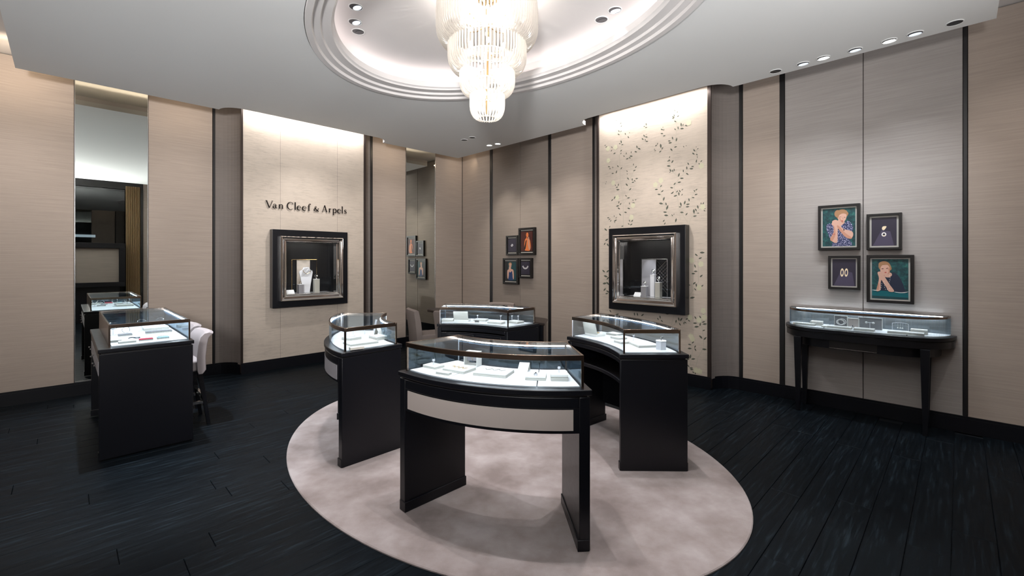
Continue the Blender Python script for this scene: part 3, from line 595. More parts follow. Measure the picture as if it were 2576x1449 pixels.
# ------------------------------------------------------------ raised lettering on the left brand panel
def ribbon(mb_, pts, ws, y0=-.009, y1=0):
    """a stroke of varying width in the x-z plane, extruded from y0 to y1"""
    P = [Vector((p[0], p[1])) for p in pts]; n = len(P); L_, R_ = [], []
    for i in range(n):
        t = (P[min(i+1, n-1)] - P[max(i-1, 0)]).normalized(); nn = Vector((-t.y, t.x)); w_ = ws[i] if isinstance(ws, (list, tuple)) else ws
        L_.append(P[i] + nn * w_ / 2); R_.append(P[i] - nn * w_ / 2)
    for i in range(n - 1):
        q = [L_[i], L_[i+1], R_[i+1], R_[i]]; vs = [(v.x, y0, v.y) for v in q] + [(v.x, y1, v.y) for v in q]
        mb_.add(vs, [(0, 1, 2, 3), (7, 6, 5, 4), (0, 1, 5, 4), (1, 2, 6, 5), (2, 3, 7, 6), (3, 0, 4, 7)])
def arcp(cx_, cz_, rx, rz, a0, a1, n=14): return [(cx_ + rx * math.cos(math.radians(a0 + (a1 - a0) * i / n)), cz_ + rz * math.sin(math.radians(a0 + (a1 - a0) * i / n))) for i in range(n + 1)]
def thick(n, lo, hi, ph=0):   # stroke swelling once along its length
    return [lo + (hi - lo) * math.sin(PI * i / (n - 1) + ph) ** 2 for i in range(n)]
S, T = .0155, .0055     # thick and thin strokes
def glyph(ch, w_):
    g = MB(); X = .105; x = .062; A = .112
    def st(pts, ws): ribbon(g, pts, ws)
    def serif(cx_, z_, h=.012): st([(cx_ - h, z_ + .002), (cx_ + h, z_ + .002)], .004)
    if ch == 'V':
        st([(.012, X), (w_*.52, .0)], S*.95); st([(w_ - .006, X), (w_*.54, .0)], T); serif(.012, X-.004, .014); serif(w_-.008, X-.004, .012)
    elif ch == 'A':
        st([(w_*.5, X), (w_ - .012, .0)], S*.95); st([(w_*.48, X), (.010, .0)], T); st([(w_*.24, .036), (w_*.72, .036)], T); serif(.010, 0); serif(w_ - .012, 0, .014)
    elif ch == 'C':
        p = arcp(w_*.54, X/2, w_*.50, X*.52, 48, 312, 20); st(p, thick(21, T, S)); st([(w_*.88, X*.70), (w_*.90, X*.99)], T*.9)
    elif ch == 'a':
        st([(w_*.66, .046), (w_*.66, .012), (w_*.80, .002), (w_, .006)], [S*.9, S*.9, .010, T]); p = arcp(w_*.40, .044, w_*.27, .018, 160, 10, 8); st(p, thick(9, .010, T)[::1]); st([(w_*.66, .040), (w_*.66, .05)], S*.8)
        p = arcp(w_*.36, .018, w_*.30, .018, 70, 330, 14); st(p, thick(15, T, S*.9))
    elif ch == 'n':
        st([(w_*.22, x), (w_*.22, 0)], S*.9); st([(w_*.80, .042), (w_*.80, 0)], S*.9); st([(w_*.24, .044)] + arcp(w_*.54, .042, w_*.27, .020, 140, 0, 8), [T] + [T + (S*.8 - T) * i / 8 for i in range(9)])
        serif(w_*.22, 0, w_*.2); serif(w_*.80, 0, w_*.2); st([(w_*.04, x - .004), (w_*.24, x)], .005)
    elif ch == 'l':
        st([(w_*.5, A), (w_*.5, 0)], S*.9); serif(w_*.5, 0, w_*.5); st([(0, A - .006), (w_*.5, A - .001)], .005)
    elif ch == 'e':
        p = arcp(w_*.5, .031, w_*.44, .032, 5, 320, 18); st(p, [T + (S - T) * max(0, math.sin(PI * (i - 4) / 14)) for i in range(19)]); st([(w_*.10, .036), (w_*.90, .036)], T)
    elif ch == 'f':
        st([(w_*.40, 0), (w_*.40, .085)], S*.9); st([(w_*.40, .083)] + arcp(w_*.64, .088, w_*.24, .020, 175, 50, 6) + [(w_*.95, .100)], [S*.9] + [S*.6, S*.5, T, T, T, .009, .012, .013]); st([(w_*.04, .060), (w_*.78, .060)], T*.8); serif(w_*.40, 0, w_*.3)
    elif ch == 'r':
        st([(w_*.30, x), (w_*.30, 0)], S*.9); serif(w_*.30, 0, w_*.28); st([(w_*.32, .040), (w_*.58, .058), (w_*.84, .054)], [T, T, .014]); st([(w_*.08, x - .004), (w_*.30, x)], .005)
    elif ch == 'p':
        st([(w_*.22, x), (w_*.22, -.036)], S*.9); p = arcp(w_*.54, .031, w_*.38, .032, 150, -150, 16); st(p, thick(17, T, S)); serif(w_*.22, -.036, w_*.2); st([(w_*.02, x - .004), (w_*.22, x)], .005)
    elif ch == 's':
        p = [(w_*.86, .050), (w_*.62, .062), (w_*.28, .056), (w_*.22, .042), (w_*.50, .033), (w_*.82, .022), (w_*.78, .006), (w_*.42, -.001), (w_*.10, .010)]; st(p, [.007, T, .010, .012, S*.9, .013, .010, T, .007])
    elif ch == '&':
        p = [(w_*.98, .046), (w_*.80, .020), (w_*.50, .0), (w_*.16, .008), (w_*.14, .030), (w_*.42, .048), (w_*.60, .066), (w_*.48, .080), (w_*.28, .068), (w_*.34, .048), (w_*.66, .018), (w_*1.0, .001)]
        st(p, [T, T, T, .012, .013, T, T, T, T, .011, .015, .013]); st([(w_*.84, .047), (w_*1.08, .047)], .005)
    return g
t = thing('wall_lettering', 'dark bronze raised lettering reading the shop name above the left wall showcase', 'sign', LW(3.858, PB + .004, 2.365), PI / 4)
for ch, a, b in (('V', 3.858, 3.759), ('a', 3.759, 3.699), ('n', 3.683, 3.616), ('C', 3.563, 3.475), ('l', 3.458, 3.437), ('e', 3.423, 3.362), ('e', 3.347, 3.284), ('f', 3.269, 3.215), ('&', 3.179, 3.099),
                 ('A', 3.049, 2.960), ('r', 2.944, 2.893), ('p', 2.880, 2.814), ('e', 2.801, 2.738), ('l', 2.732, 2.705), ('s', 2.691, 2.644)):
    g = glyph(ch, a - b); o = g.build('letter', 'letter_bronze', t); o.location = (3.858 - a, -.012, 0)

# ------------------------------------------------------------ showcases set in the brand panels
def wall_showcase(W, s_, rz, label):
    p = W(s_, PB, 1.48); t = thing('wall_showcase', label, 'showcase', p, rz, 'square showcases set in the brand panels')
    o_, i_ = .56, .44
    mb = MB()
    mb.rect_ring(o_, -.572, .572, i_, -i_, i_, -.12, -.001)
    mb.build('outer_frame', 'lacquer', t, bevel=.003)
    # polished stepped moulding, mitred
    prof = [(.465, -.105), (.465, -.175), (.452, -.192), (.436, -.180), (.430, -.158), (.418, -.150), (.404, -.172), (.392, -.168), (.386, -.135), (.372, -.125), (.372, -.02), (.43, -.02)]
    mb = MB(); vs = []; n = len(prof)
    for r_, y_ in prof:
        for sx, sz in ((-1, -1), (1, -1), (1, 1), (-1, 1)): vs.append((sx * r_, y_, sz * (r_ + .008)))
    mb.add(vs, [(i*4+k, i*4+(k+1) % 4, ((i+1) % n)*4+(k+1) % 4, ((i+1) % n)*4+k) for i in range(n) for k in range(4)])
    mb.build('polished_moulding', 'chrome', t, bevel=.002)
    mb = MB(); mb.box(-.37, .37, -.030, -.026, -.38, .38); mb.build('pane', 'glass_clear', t)
    mb = MB(); c = .43
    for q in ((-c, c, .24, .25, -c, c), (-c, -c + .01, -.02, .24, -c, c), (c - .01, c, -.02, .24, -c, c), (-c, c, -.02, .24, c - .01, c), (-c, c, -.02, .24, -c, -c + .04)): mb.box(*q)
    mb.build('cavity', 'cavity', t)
    mb = MB(); mb.box(-.36, .36, -.018, .002, .405, .415); mb.build('light_strip', 'lamp_lit', t)
    mb = MB(); mb.box(-.36, .36, .0, .22, -.39, -.383); mb.build('base_plate', 'velvet_grey', t)
    return t
ws1 = wall_showcase(LW, LS, PI / 4, 'black framed square showcase with silver moulding and necklace bust under the shop lettering')
ws2 = wall_showcase(RW, RS, -PI / 4, 'black framed square showcase with silver moulding on the panel painted with branches')
def case_spots(W, s_):
    for ds in (-.12, .12):
        spot(W(s_ + ds, PB - .05, 1.86), W(s_ + ds * .4, PB - .13, 1.2), 9.0, 55, (.93, .95, 1), .6, .01)
case_spots(LW, LS); case_spots(RW, RS)
def wl_(W, s_, d_, z_): return W(s_, d_, z_)
zb = 1.48 - .383
# left showcase contents (rz = 45 degrees: local x runs towards the corner)
t = thing('backdrop_screen', 'small thin gold framed screen standing behind the necklace bust', 'display screen', LW(3.232, PB - .20, zb), PI / 4)
mb = MB(); mb.tube([(-.19, 0, 0), (-.19, 0, .515), (.19, 0, .515), (.19, 0, 0)], .005, 6); mb.build('screen_frame', 'gold', t)
mb = MB(); mb.box(-.115, .085, .004, .010, 0, .51); mb.build('shell_panel', 'silver_leaf', t)
t = thing('necklace_bust', 'white necklace bust in the left wall showcase', 'bust', LW(3.235, PB - .14, zb), PI / 4)
mb = MB(); out = [(-.050, 0), (-.066, .12), (-.088, .24), (-.105, .315), (-.092, .345), (-.060, .352), (-.046, .372), (-.040, .395), (.040, .395), (.046, .372), (.060, .352), (.092, .345), (.105, .315), (.088, .24), (.066, .12), (.050, 0)]
n = len(out); vs = [(x_, -.012 - .03 * math.cos(x_ / .11 * PI / 2), z_) for x_, z_ in out] + [(x_ * .96, .012, z_ * .99) for x_, z_ in out]
mb.add(vs, [tuple(range(n)), tuple(range(n, 2*n))[::-1]] + [(i, (i+1) % n, n+(i+1) % n, n+i) for i in range(n)]); mb.build('bust_form', 'acrylic_white', t, bevel=.004)
mb = MB(); mb.tube([(.062 * math.sin(a), -.052 + .004 * math.cos(a), .365 - .075 * (1 - abs(a) / 1.5) ** .6) for a in [(-1.45 + 2.9 * i / 16) for i in range(17)]], .0035, 6); mb.build('necklace_chain', 'gold', t)
def pedestal(W, s_, d_, w_, h_, m_, label, rz):
    t = thing('display_pedestal', label, 'pedestal', W(s_, d_, zb), rz); mb = MB(); mb.box(-w_/2, w_/2, -w_/2, w_/2, 0, h_); mb.build('block', m_, t, bevel=.002)
    mb = MB(); mb.box(-w_/2 - .002, w_/2 + .002, -w_/2 - .002, w_/2 + .002, h_, h_ + .004); mb.build('top_plate', 'board_white', t); return t
def jewel(W, s_, d_, z_, rz, label, cat='ring', big=.03, m_='steel'):
    t = thing('display_jewel' if cat != 'ring' else 'ring_on_stand', label, cat, W(s_, d_, z_), rz)
    mb = MB(); mb.cyl((0, 0), big * .4, 0, .006, 12); mb.tube([(0, 0, .006), (0, 0, big)], .003, 6); mb.build('stand', 'acrylic_white', t)
    mb = MB(); mb.tube([(big * .8 * math.cos(a), 0, big * 1.7 + big * .8 * math.sin(a)) for a in [2*PI*i/16 for i in range(16)]], big * .16, 6, closed=True); mb.build('band', m_, t, smooth=True)
    mb = MB(); mb.sphere((big * .3, -big*.1, big * 1.75), big * .42, 10, 6); mb.build('stone', 'pearl', t, smooth=True); return t
pedestal(LW, 3.343, PB - .06, .075, .13, 'silver_cloth_light', 'short grey pedestal left of the necklace bust', PI / 4)
pedestal(LW, 3.09, PB - .09, .075, .205, 'tray_side', 'taller beige pedestal right of the necklace bust', PI / 4)
jewel(LW, 3.343, PB - .06, zb + .134, PI / 4, 'ring on the short grey pedestal in the left wall showcase', big=.016, m_='gold')
jewel(LW, 3.09, PB - .09, zb + .209, PI / 4, 'large flower brooch on the beige pedestal in the left wall showcase', 'brooch', .028)
def price_card(W, s_, d_, rz, w_, label):
    t = thing('text_card', label, 'card', W(s_, d_, zb), rz); mb = MB(); mb.add([(-w_/2, -.03, 0), (w_/2, -.03, 0), (w_/2, .02, .055), (-w_/2, .02, .055), (-w_/2, .026, .050), (w_/2, .026, .050), (w_/2, -.024, 0), (-w_/2, -.024, 0)], [(0, 1, 2, 3), (4, 5, 6, 7), (0, 3, 4, 7), (1, 6, 5, 2), (2, 5, 4, 3)]); mb.build('card', 'board_white', t)
price_card(LW, 3.50, PB - .04, PI / 4, .115, 'white slanted card at the lower left of the left wall showcase')
# right showcase contents
t = thing('backdrop_screen', 'two part framed screen, one half grey one half dark quilted, in the right wall showcase', 'display screen', RW(4.365, PB - .20, zb), -PI / 4)
mb = MB(); mb.tube([(-.195, 0, 0), (-.195, 0, .52), (.195, 0, .52), (.195, 0, 0)], .004, 6); mb.tube([(.03, 0, 0), (.03, 0, .52)], .003, 6); mb.build('screen_frame', 'steel', t)
mb = MB(); mb.box(-.19, .028, .004, .010, 0, .515); mb.build('grey_panel', 'silver_cloth_light', t)
mb = MB()
for i in range(-4, 8):
    a, b = (.035 + .0, .05 * i), (.19, .05 * i + .155)
    for sg in (0, 1):
        z0_, z1_ = (a[1], b[1]) if sg == 0 else (b[1], a[1])
        if min(z0_, z1_) > 0 and max(z0_, z1_) < .51: mb.tube([(a[0], .0, z0_), (b[0], .0, z1_)], .0015, 4)
mb.build('lattice', 'steel', t)
pedestal(RW, 4.285, PB - .08, .075, .14, 'silver_cloth_light', 'lowest grey pedestal at the left in the right wall showcase', -PI / 4)
pedestal(RW, 4.387, PB - .13, .06, .30, 'acrylic_white', 'tall white pedestal in the middle of the right wall showcase', -PI / 4)
pedestal(RW, 4.487, PB - .09, .07, .20, 'tray_side', 'medium brown pedestal at the right in the right wall showcase', -PI / 4)
jewel(RW, 4.285, PB - .08, zb + .144, -PI / 4, 'watch on the lowest pedestal in the right wall showcase', 'watch', .026)
jewel(RW, 4.387, PB - .13, zb + .304, -PI / 4, 'watch on the tall white pedestal in the right wall showcase', 'watch', .030)
jewel(RW, 4.487, PB - .09, zb + .204, -PI / 4, 'watch on the brown pedestal in the right wall showcase', 'watch', .030)
price_card(RW, 4.20, PB - .04, -PI / 4, .105, 'white slanted card at the lower left of the right wall showcase')

# ------------------------------------------------------------ framed pictures on the right wall
def smooth_poly(p, n=4):
    out = []; m_ = len(p)
    for i in range(m_):
        a, b, c, d = (Vector(p[(i + k - 1) % m_]) for k in range(4))
        for j in range(n):
            u = j / n; out.append(tuple(.5 * (2*b + (c - a)*u + (2*a - 5*b + 4*c - d)*u*u + (3*b - a - 3*c + d)*u**3)))
    return out
def ell_(cx_, cy_, rx, ry, rot=0, n=24):
    c, s_ = math.cos(rot), math.sin(rot); return [(cx_ + rx*math.cos(a)*c - ry*math.sin(a)*s_, cy_ + rx*math.cos(a)*s_ + ry*math.sin(a)*c) for a in [2*PI*i/n for i in range(n)]]
def annulus(cx_, cy_, rx, ry, t_, rot=0, a0=0, a1=360, n=28):
    c, s_ = math.cos(rot), math.sin(rot); o1, o2 = [], []
    for i in range(n + 1):
        a = math.radians(a0 + (a1 - a0) * i / n)
        for L_, k in ((o1, 1), (o2, 1 - t_)): L_.append((cx_ + rx*k*math.cos(a)*c - ry*k*math.sin(a)*s_, cy_ + rx*k*math.cos(a)*s_ + ry*k*math.sin(a)*c))
    return [[o1[i], o1[i+1], o2[i+1], o2[i]] for i in range(n)]
def picture(s0, s1, z0, z1, label, layers, fw, mat_w, slots=False):
    w_, h_ = s1 - s0, z1 - z0; g_ = 'framed pictures grouped above the wall console' if not slots else 'framed pictures grouped on the far wall'
    t = thing('framed_picture', label, 'picture', RW((s0 + s1)/2, 0, (z0 + z1)/2), -PI / 4, g_)
    mb = MB(); hx, hz_ = w_/2, h_/2; dep = .055
    mb.rect_ring(hx, -hz_, hz_, hx - fw, -hz_ + fw, hz_ - fw, -dep, -.001)
    mb.build('frame', 'frame_black', t, bevel=.002)
    ix, iz = hx - fw, hz_ - fw
    mb = MB(); 
    if slots:
        mb.box(-ix, ix, -.035, -.030, -iz, iz); mb.build('backing_board', 'frame_black', t)
        for z_ in (-iz + .004, iz - .018):
            mb = MB(); mb.box(-ix + .02, ix - .02, -.042, -.034, z_, z_ + .014); mb.build('bevel_glint', 'mat_board', t)  # pale bars painted in for glints on the upper and lower inner bevels
        px, pz = ix - .02, iz - .035
    else:
        mb.box(-ix, ix, -.038, -.033, -iz, iz); mb.build('backing_board', 'mat_board', t); px, pz = ix - mat_w, iz - mat_w
    inks = []; mb = MB()
    for k, (nk, poly) in enumerate(layers):
        polys = poly if isinstance(poly[0][0], (tuple, list)) else [poly]
        if 'ink_' + nk not in inks: inks.append('ink_' + nk)
        mb.m = inks.index('ink_' + nk)
        for pl in polys:
            pl = [(min(1, max(0, a)), min(1, max(0, b))) for a, b in pl]
            mb.flat([((a*2 - 1) * px, (b*2 - 1) * pz) for a, b in pl], -.0385 - .0002 * k - (.004 if slots else 0))
    mb.build('print', inks, t)
FULL = [(0, 0), (1, 0), (1, 1), (0, 1)]
sp = smooth_poly
floral = [('foliage', FULL), ('blonde', ell_(.47, .86, .10, .10)), ('skin_light', sp([(.40, .62), (.60, .74), (.68, .60), (.55, .50), (.42, .52)])), 
          ('floral', sp([(.12, .50), (.16, .60), (.32, .60), (.50, .52), (.64, .58), (.78, .66), (.90, .56), (.93, .42), (.84, .34), (.84, .16), (.88, 0), (.30, 0), (.38, .2), (.30, .20), (.20, .26)])),
          ('blonde', ell_(.62, .855, .165, .115, -.15)), ('skin_light', ell_(.61, .77, .125, .155, -.35)), ('blonde', sp([(.44, .82), (.50, .93), (.66, .95), (.78, .88), (.78, .82), (.64, .86), (.52, .82), (.47, .72)])),
          ('skin', sp([(.50, .80), (.53, .70), (.60, .62), (.66, .63), (.58, .68), (.54, .76)])), ('hair_dark', ell_(.565, .775, .024, .005, -.3, 8)), ('skin', sp([(.628, .78), (.640, .72), (.628, .705), (.618, .712)])), ('hair_dark', ell_(.685, .755, .025, .007, -.3, 8)), ('lip', ell_(.61, .665, .028, .011, -.3, 10)), 
          ('skin_light', sp([(.30, .66), (.42, .70), (.50, .62), (.47, .40), (.46, .12), (.36, .10), (.24, .20), (.34, .36), (.34, .54)])), ('skin_light', sp([(.28, .60), (.36, .66), (.46, .64), (.64, .46), (.90, .38), (.93, .26), (.84, .19), (.68, .26), (.46, .50), (.34, .54)])),
          ('skin', sp([(.34, .54), (.36, .36), (.24, .20), (.30, .14), (.40, .30), (.38, .5)])), ('skin', sp([(.46, .50), (.68, .26), (.84, .19), (.90, .22), (.72, .33), (.50, .54)])), ('lip', ell_(.35, .325, .06, .006, -.1, 8)), ('gem_', ell_(.66, .43, .02, .02, 0, 8))]
floral = [(('black' if a == 'gem_' else a), b) for a, b in floral]
dark = [('foliage', FULL), ('teal', [(0, 0), (1, 0), (1, .18), (0, .22)]), ('teal_dark', [(0, 0), (1, 0), (1, .05), (0, .07)]),
        ('navy', sp([(.18, .22), (.16, .36), (.24, .50), (.42, .56), (.58, .66), (.72, .60), (.84, .42), (.92, .22), (.98, .17), (.5, .20)])), ('skin_light', sp([(.36, .56), (.38, .64), (.52, .66), (.56, .60), (.48, .54)])), ('blonde', ell_(.35, .82, .165, .125)), ('skin_light', ell_(.37, .73, .135, .14, .1)),
        ('blonde', sp([(.20, .80), (.20, .90), (.34, .95), (.48, .90), (.55, .76), (.50, .72), (.48, .84), (.34, .85), (.24, .83)])), ('hair_dark', ell_(.30, .755, .035, .009, .1, 8)), ('hair_dark', ell_(.43, .765, .035, .009, .1, 8)), ('lip', ell_(.385, .665, .03, .011, .1, 10)),
        ('skin_light', sp([(.16, .66), (.26, .68), (.31, .60), (.25, .42), (.24, .22), (.13, .20), (.17, .36), (.20, .52)])), ('skin', sp([(.17, .36), (.13, .20), (.18, .20), (.21, .38)])), ('skin', sp([(.43, .80), (.49, .76), (.50, .66), (.44, .62), (.47, .70)])), ('skin_light', sp([(.20, .62), (.30, .64), (.40, .50), (.50, .36), (.62, .20), (.48, .19), (.40, .30), (.24, .52)])),
        ('white', [ell_(x_, y_, .009, .009, 0, 6) for x_, y_ in [(.50, .58), (.51, .53), (.505, .48), (.49, .43), (.48, .38), (.34, .44), (.35, .39), (.36, .34), (.36, .29), (.38, .24), (.43, .24), (.49, .26), (.28, .38), (.27, .33), (.26, .28), (.24, .23)]]), ('white', sp([(.0, .215), (.1, .20), (.2, .205), (.1, .215)])), ('white', sp([(.62, .185), (.78, .175), (.9, .185), (1, .20), (.9, .17), (.75, .165)]))]
rings_ = [('plum', FULL), ('violet', [(.05, 0), (.9, 0), (.75, .5), (.4, .55)]), ('cream', sp([(.42, .60), (.46, .68), (.60, .68), (.54, .58), (.47, .55)])), ('white', annulus(.50, .40, .095, .075, .45)), ('black', ell_(.50, .38, .045, .030)), ('cream', ell_(.50, .355, .04, .02))]
hoops_ = [('plum', FULL), ('violet', [(.05, 0), (.95, 0), (.85, .5), (.4, .6)]), ('cream', annulus(.42, .50, .075, .155, .45, -.08)), ('cream', annulus(.60, .50, .075, .155, .45, -.08))]
picture(6.291, 6.658, 1.712, 2.198, 'largest framed portrait of a woman in a floral dress, upper left above the console', floral, .026, .014)
picture(6.711, 6.988, 1.708, 2.076, 'framed photograph of two small gold rings on dark purple, upper right above the console', rings_, .024, .016)
picture(6.383, 6.658, 1.291, 1.650, 'framed photograph of two gold hoops on dark purple, lower left above the console', hoops_, .024, .012)
picture(6.712, 7.078, 1.169, 1.655, 'framed portrait of a woman in black leaning on her hands, lower right above the console', dark, .028, .014)
orange = [('maroon', FULL), ('hair_dark', ell_(.56, .88, .17, .11)), ('amber', sp([(.38, .62), (.46, .66), (.52, .76), (.62, .76), (.62, .64), (.74, .60), (.80, .48), (.84, .20), (.74, .02), (.48, .02), (.34, .06), (.30, .30), (.32, .50)])), ('amber', ell_(.55, .83, .10, .12)), ('black', sp([(.36, .34), (.42, .52), (.50, .56), (.46, .36), (.40, .12), (.30, .08), (.32, .24)])),
          ('skin', sp([(.58, .70), (.68, .72), (.72, .60), (.74, .30), (.82, .14), (.70, .06), (.62, .30), (.60, .54)])), ('hair_dark', ell_(.51, .85, .02, .008, 0, 8)), ('hair_dark', ell_(.60, .85, .02, .008, 0, 8)), ('black', ell_(.60, .68, .03, .05, .5, 10))]
blue = [('teal_dark', FULL), ('black', [(.0, 0), (.3, 0), (.25, 1), (0, 1)]), ('blonde', ell_(.48, .88, .15, .10)), ('skin_light', ell_(.48, .80, .10, .13)), ('skin_light', sp([(.42, .70), (.40, .62), (.24, .56), (.20, .44), (.22, .12), (.34, .12), (.38, .40), (.66, .40), (.70, .10), (.80, .10), (.80, .40), (.74, .58), (.56, .62), (.54, .70)])),
        ('cobalt', sp([(.32, .02), (.36, .30), (.34, .50), (.38, .52), (.48, .42), (.60, .50), (.66, .46), (.66, .28), (.72, .02)])), ('skin_light', sp([(.36, .70), (.42, .74), (.44, .62), (.36, .40), (.30, .36), (.34, .56)])), ('hair_dark', ell_(.44, .82, .02, .007, 0, 8)), ('hair_dark', ell_(.53, .82, .02, .007, 0, 8)), ('lip', ell_(.48, .74, .025, .01, 0, 8))]
pend = [('plum', FULL), ('silver', ell_(.50, .50, .14, .09, .3)), ('violet', ell_(.50, .50, .05, .035)), ('silver', ell_(.5, .6, .03, .03, 0, 8))]
neck = [('plum', FULL)] + [('silver', annulus(.50, .74, .36 * k, .33 * k, .10, 0, 195, 345, 18)) for k in (1.0, .86, .72)]
picture(1.366, 1.677, 1.697, 2.060, 'small dark framed picture of a pendant, upper left of the far wall group', pend, .03, .02, True)
picture(1.694, 2.093, 1.697, 2.187, 'dark framed portrait of a woman in orange light, upper right of the far wall group', orange, .035, .02, True)
picture(1.281, 1.680, 1.157, 1.641, 'dark framed portrait of a woman in blue, lower left of the far wall group', blue, .035, .02, True)
picture(1.703, 2.019, 1.280, 1.643, 'small dark framed picture of a pearl necklace, lower right of the far wall group', neck, .03, .02, True)

# ------------------------------------------------------------ chandelier
CHX, CHY = -.213, 3.85
ch = thing('chandelier', 'four tiered chandelier of clear curved glass rods hanging in the oval recess', 'chandelier', (CHX, CHY, 2.8))
tiers = [(.145, 3.13, 2.93, .075, 2.815, 30), (.232, 3.34, 3.13, .150, 3.02, 48), (.332, 3.53, 3.34, .235, 3.215, 70), (.43, 3.80, 3.58, .325, 3.445, 100)]
for R_, zt, zc_, r_end, z_end, n in tiers:
    pts = [(R_ * .985, 0, zt - 2.8), (R_, 0, (zt + zc_)/2 - 2.8), (R_, 0, zc_ - 2.8)]
    for i in range(1, 6):
        a = PI / 2 * i / 5; pts.append((r_end + (R_ - r_end) * math.cos(a), 0, z_end - 2.8 + (zc_ - z_end) * (1 - math.sin(a))))
    mb = MB(); mb.tube(pts, [.0080] * 3 + [.0078, .0074, .007, .006, .004], 8); r0 = None
    for k in range(n):
        if r0 is None: o = r0 = mb.build('crystal_rod', 'crystal', ch, smooth=True)
        else: o = r0.copy(); COL.objects.link(o)
        o.rotation_euler = (0, 0, 2*PI*k/n)
    for rr_, z_ in ((R_ * .985, zt - 2.8), (r_end, z_end - 2.795)):
        mb = MB(); mb.tube([(rr_ * math.cos(a), rr_ * math.sin(a), z_) for a in [2*PI*i/36 for i in range(36)]], .004, 6, closed=True); mb.build('tier_ring', 'crystal', ch, smooth=True)
mb = MB(); mb.tube([(0, 0, .06), (0, 0, 1.07)], .012, 10); mb.build('stem', 'gold', ch, smooth=True)
mb = MB(); mb.lathe([(.02, .98), (.09, 1.04), (.11, 1.069)], 24); mb.build('ceiling_rose', 'gold', ch, smooth=True)
b0 = None
for z_, r_, n in ((.22, .05, 3), (.42, .10, 5), (.62, .16, 6), (.86, .22, 8)):
    mb = MB()
    for k in range(n):
        a = 2*PI*k/n + z_; mb.tube([(0, 0, z_ - .04), (r_*.6*math.cos(a), r_*.6*math.sin(a), z_ - .05), (r_*math.cos(a), r_*math.sin(a), z_ - .02)], .004, 6)
    mb.build('lamp_arm', 'gold', ch)
    for k in range(n):
        a = 2*PI*k/n + z_
        if b0 is None: mb = MB(); mb.sphere((0, 0, 0), .013, 10, 8, 1.9); o = b0 = mb.build('bulb', 'bulb', ch, smooth=True)
        else: o = b0.copy(); COL.objects.link(o)
        o.location = (r_*math.cos(a), r_*math.sin(a), z_)
for z_, e in ((2.98, 13), (3.2, 20), (3.42, 16), (3.66, 4)):
    l = bpy.data.lights.new('bulb_lamp', 'POINT'); l.energy = e * 1.0; l.color = (1, .93, .85); l.shadow_soft_size = .04
    o = bpy.data.objects.new('bulb_lamp', l); COL.objects.link(o); o.location = (CHX, CHY, z_)

# ------------------------------------------------------------ jewellery counters
ZD0, ZD1 = .862, .893       # top slab
ZG = 1.076                  # top of the glass case
class Arc:
    def __init__(s, c, ri, ro, a0, a1): s.c, s.ri, s.ro, s.a0, s.a1 = c, ri, ro, a0, a1
    def p(s, u, v): a = math.radians(s.a0 + (s.a1 - s.a0) * u); r = s.ri + (s.ro - s.ri) * v; return (s.c[0] + r*math.cos(a), s.c[1] + r*math.sin(a))
    def du(s, m_): return m_ / (math.radians(abs(s.a1 - s.a0)) * (s.ri + s.ro) / 2)
    def dv(s, m_): return m_ / (s.ro - s.ri)
    n = 24
class Rect:
    """u along a line from p0 in direction d (length L), v across from the inner to the outer side"""
    def __init__(s, p0, d, L_, nrm, W_): s.p0, s.d, s.L, s.nn, s.W = Vector(p0), Vector(d).normalized(), L_, Vector(nrm).normalized(), W_
    def p(s, u, v): return tuple(s.p0 + s.d * s.L * u + s.nn * s.W * v)
    def du(s, m_): return m_ / s.L
    def dv(s, m_): return m_ / s.W
    n = 1
def strip(mb_, M, u0, u1, v0, v1, z0, z1):
    n = max(1, int(round(M.n * abs(u1 - u0))))
    a = [M.p(u0 + (u1 - u0) * i / n, v0) for i in range(n + 1)]; b = [M.p(u0 + (u1 - u0) * i / n, v1) for i in range(n, -1, -1)]
    poly = a + b; N_ = len(poly)
    vs = [(p[0], p[1], z0) for p in poly] + [(p[0], p[1], z1) for p in poly]; fs = []
    for i in range(n):
        j = N_ - 1 - i; fs.append((i, i+1, j-1, j)); fs.append((N_+j, N_+j-1, N_+i+1, N_+i))
    fs += [(i, (i+1) % N_, N_+(i+1) % N_, N_+i) for i in range(N_)]
    mb_.add(vs, fs)
def part(root, name, m_, pieces, M, bevel=0, **k):
    mb = MB()
    for q in pieces: strip(mb, M, *q)
    return mb.build(name, m_, root, bevel=bevel, world=True, smooth=M.n > 1, **k)
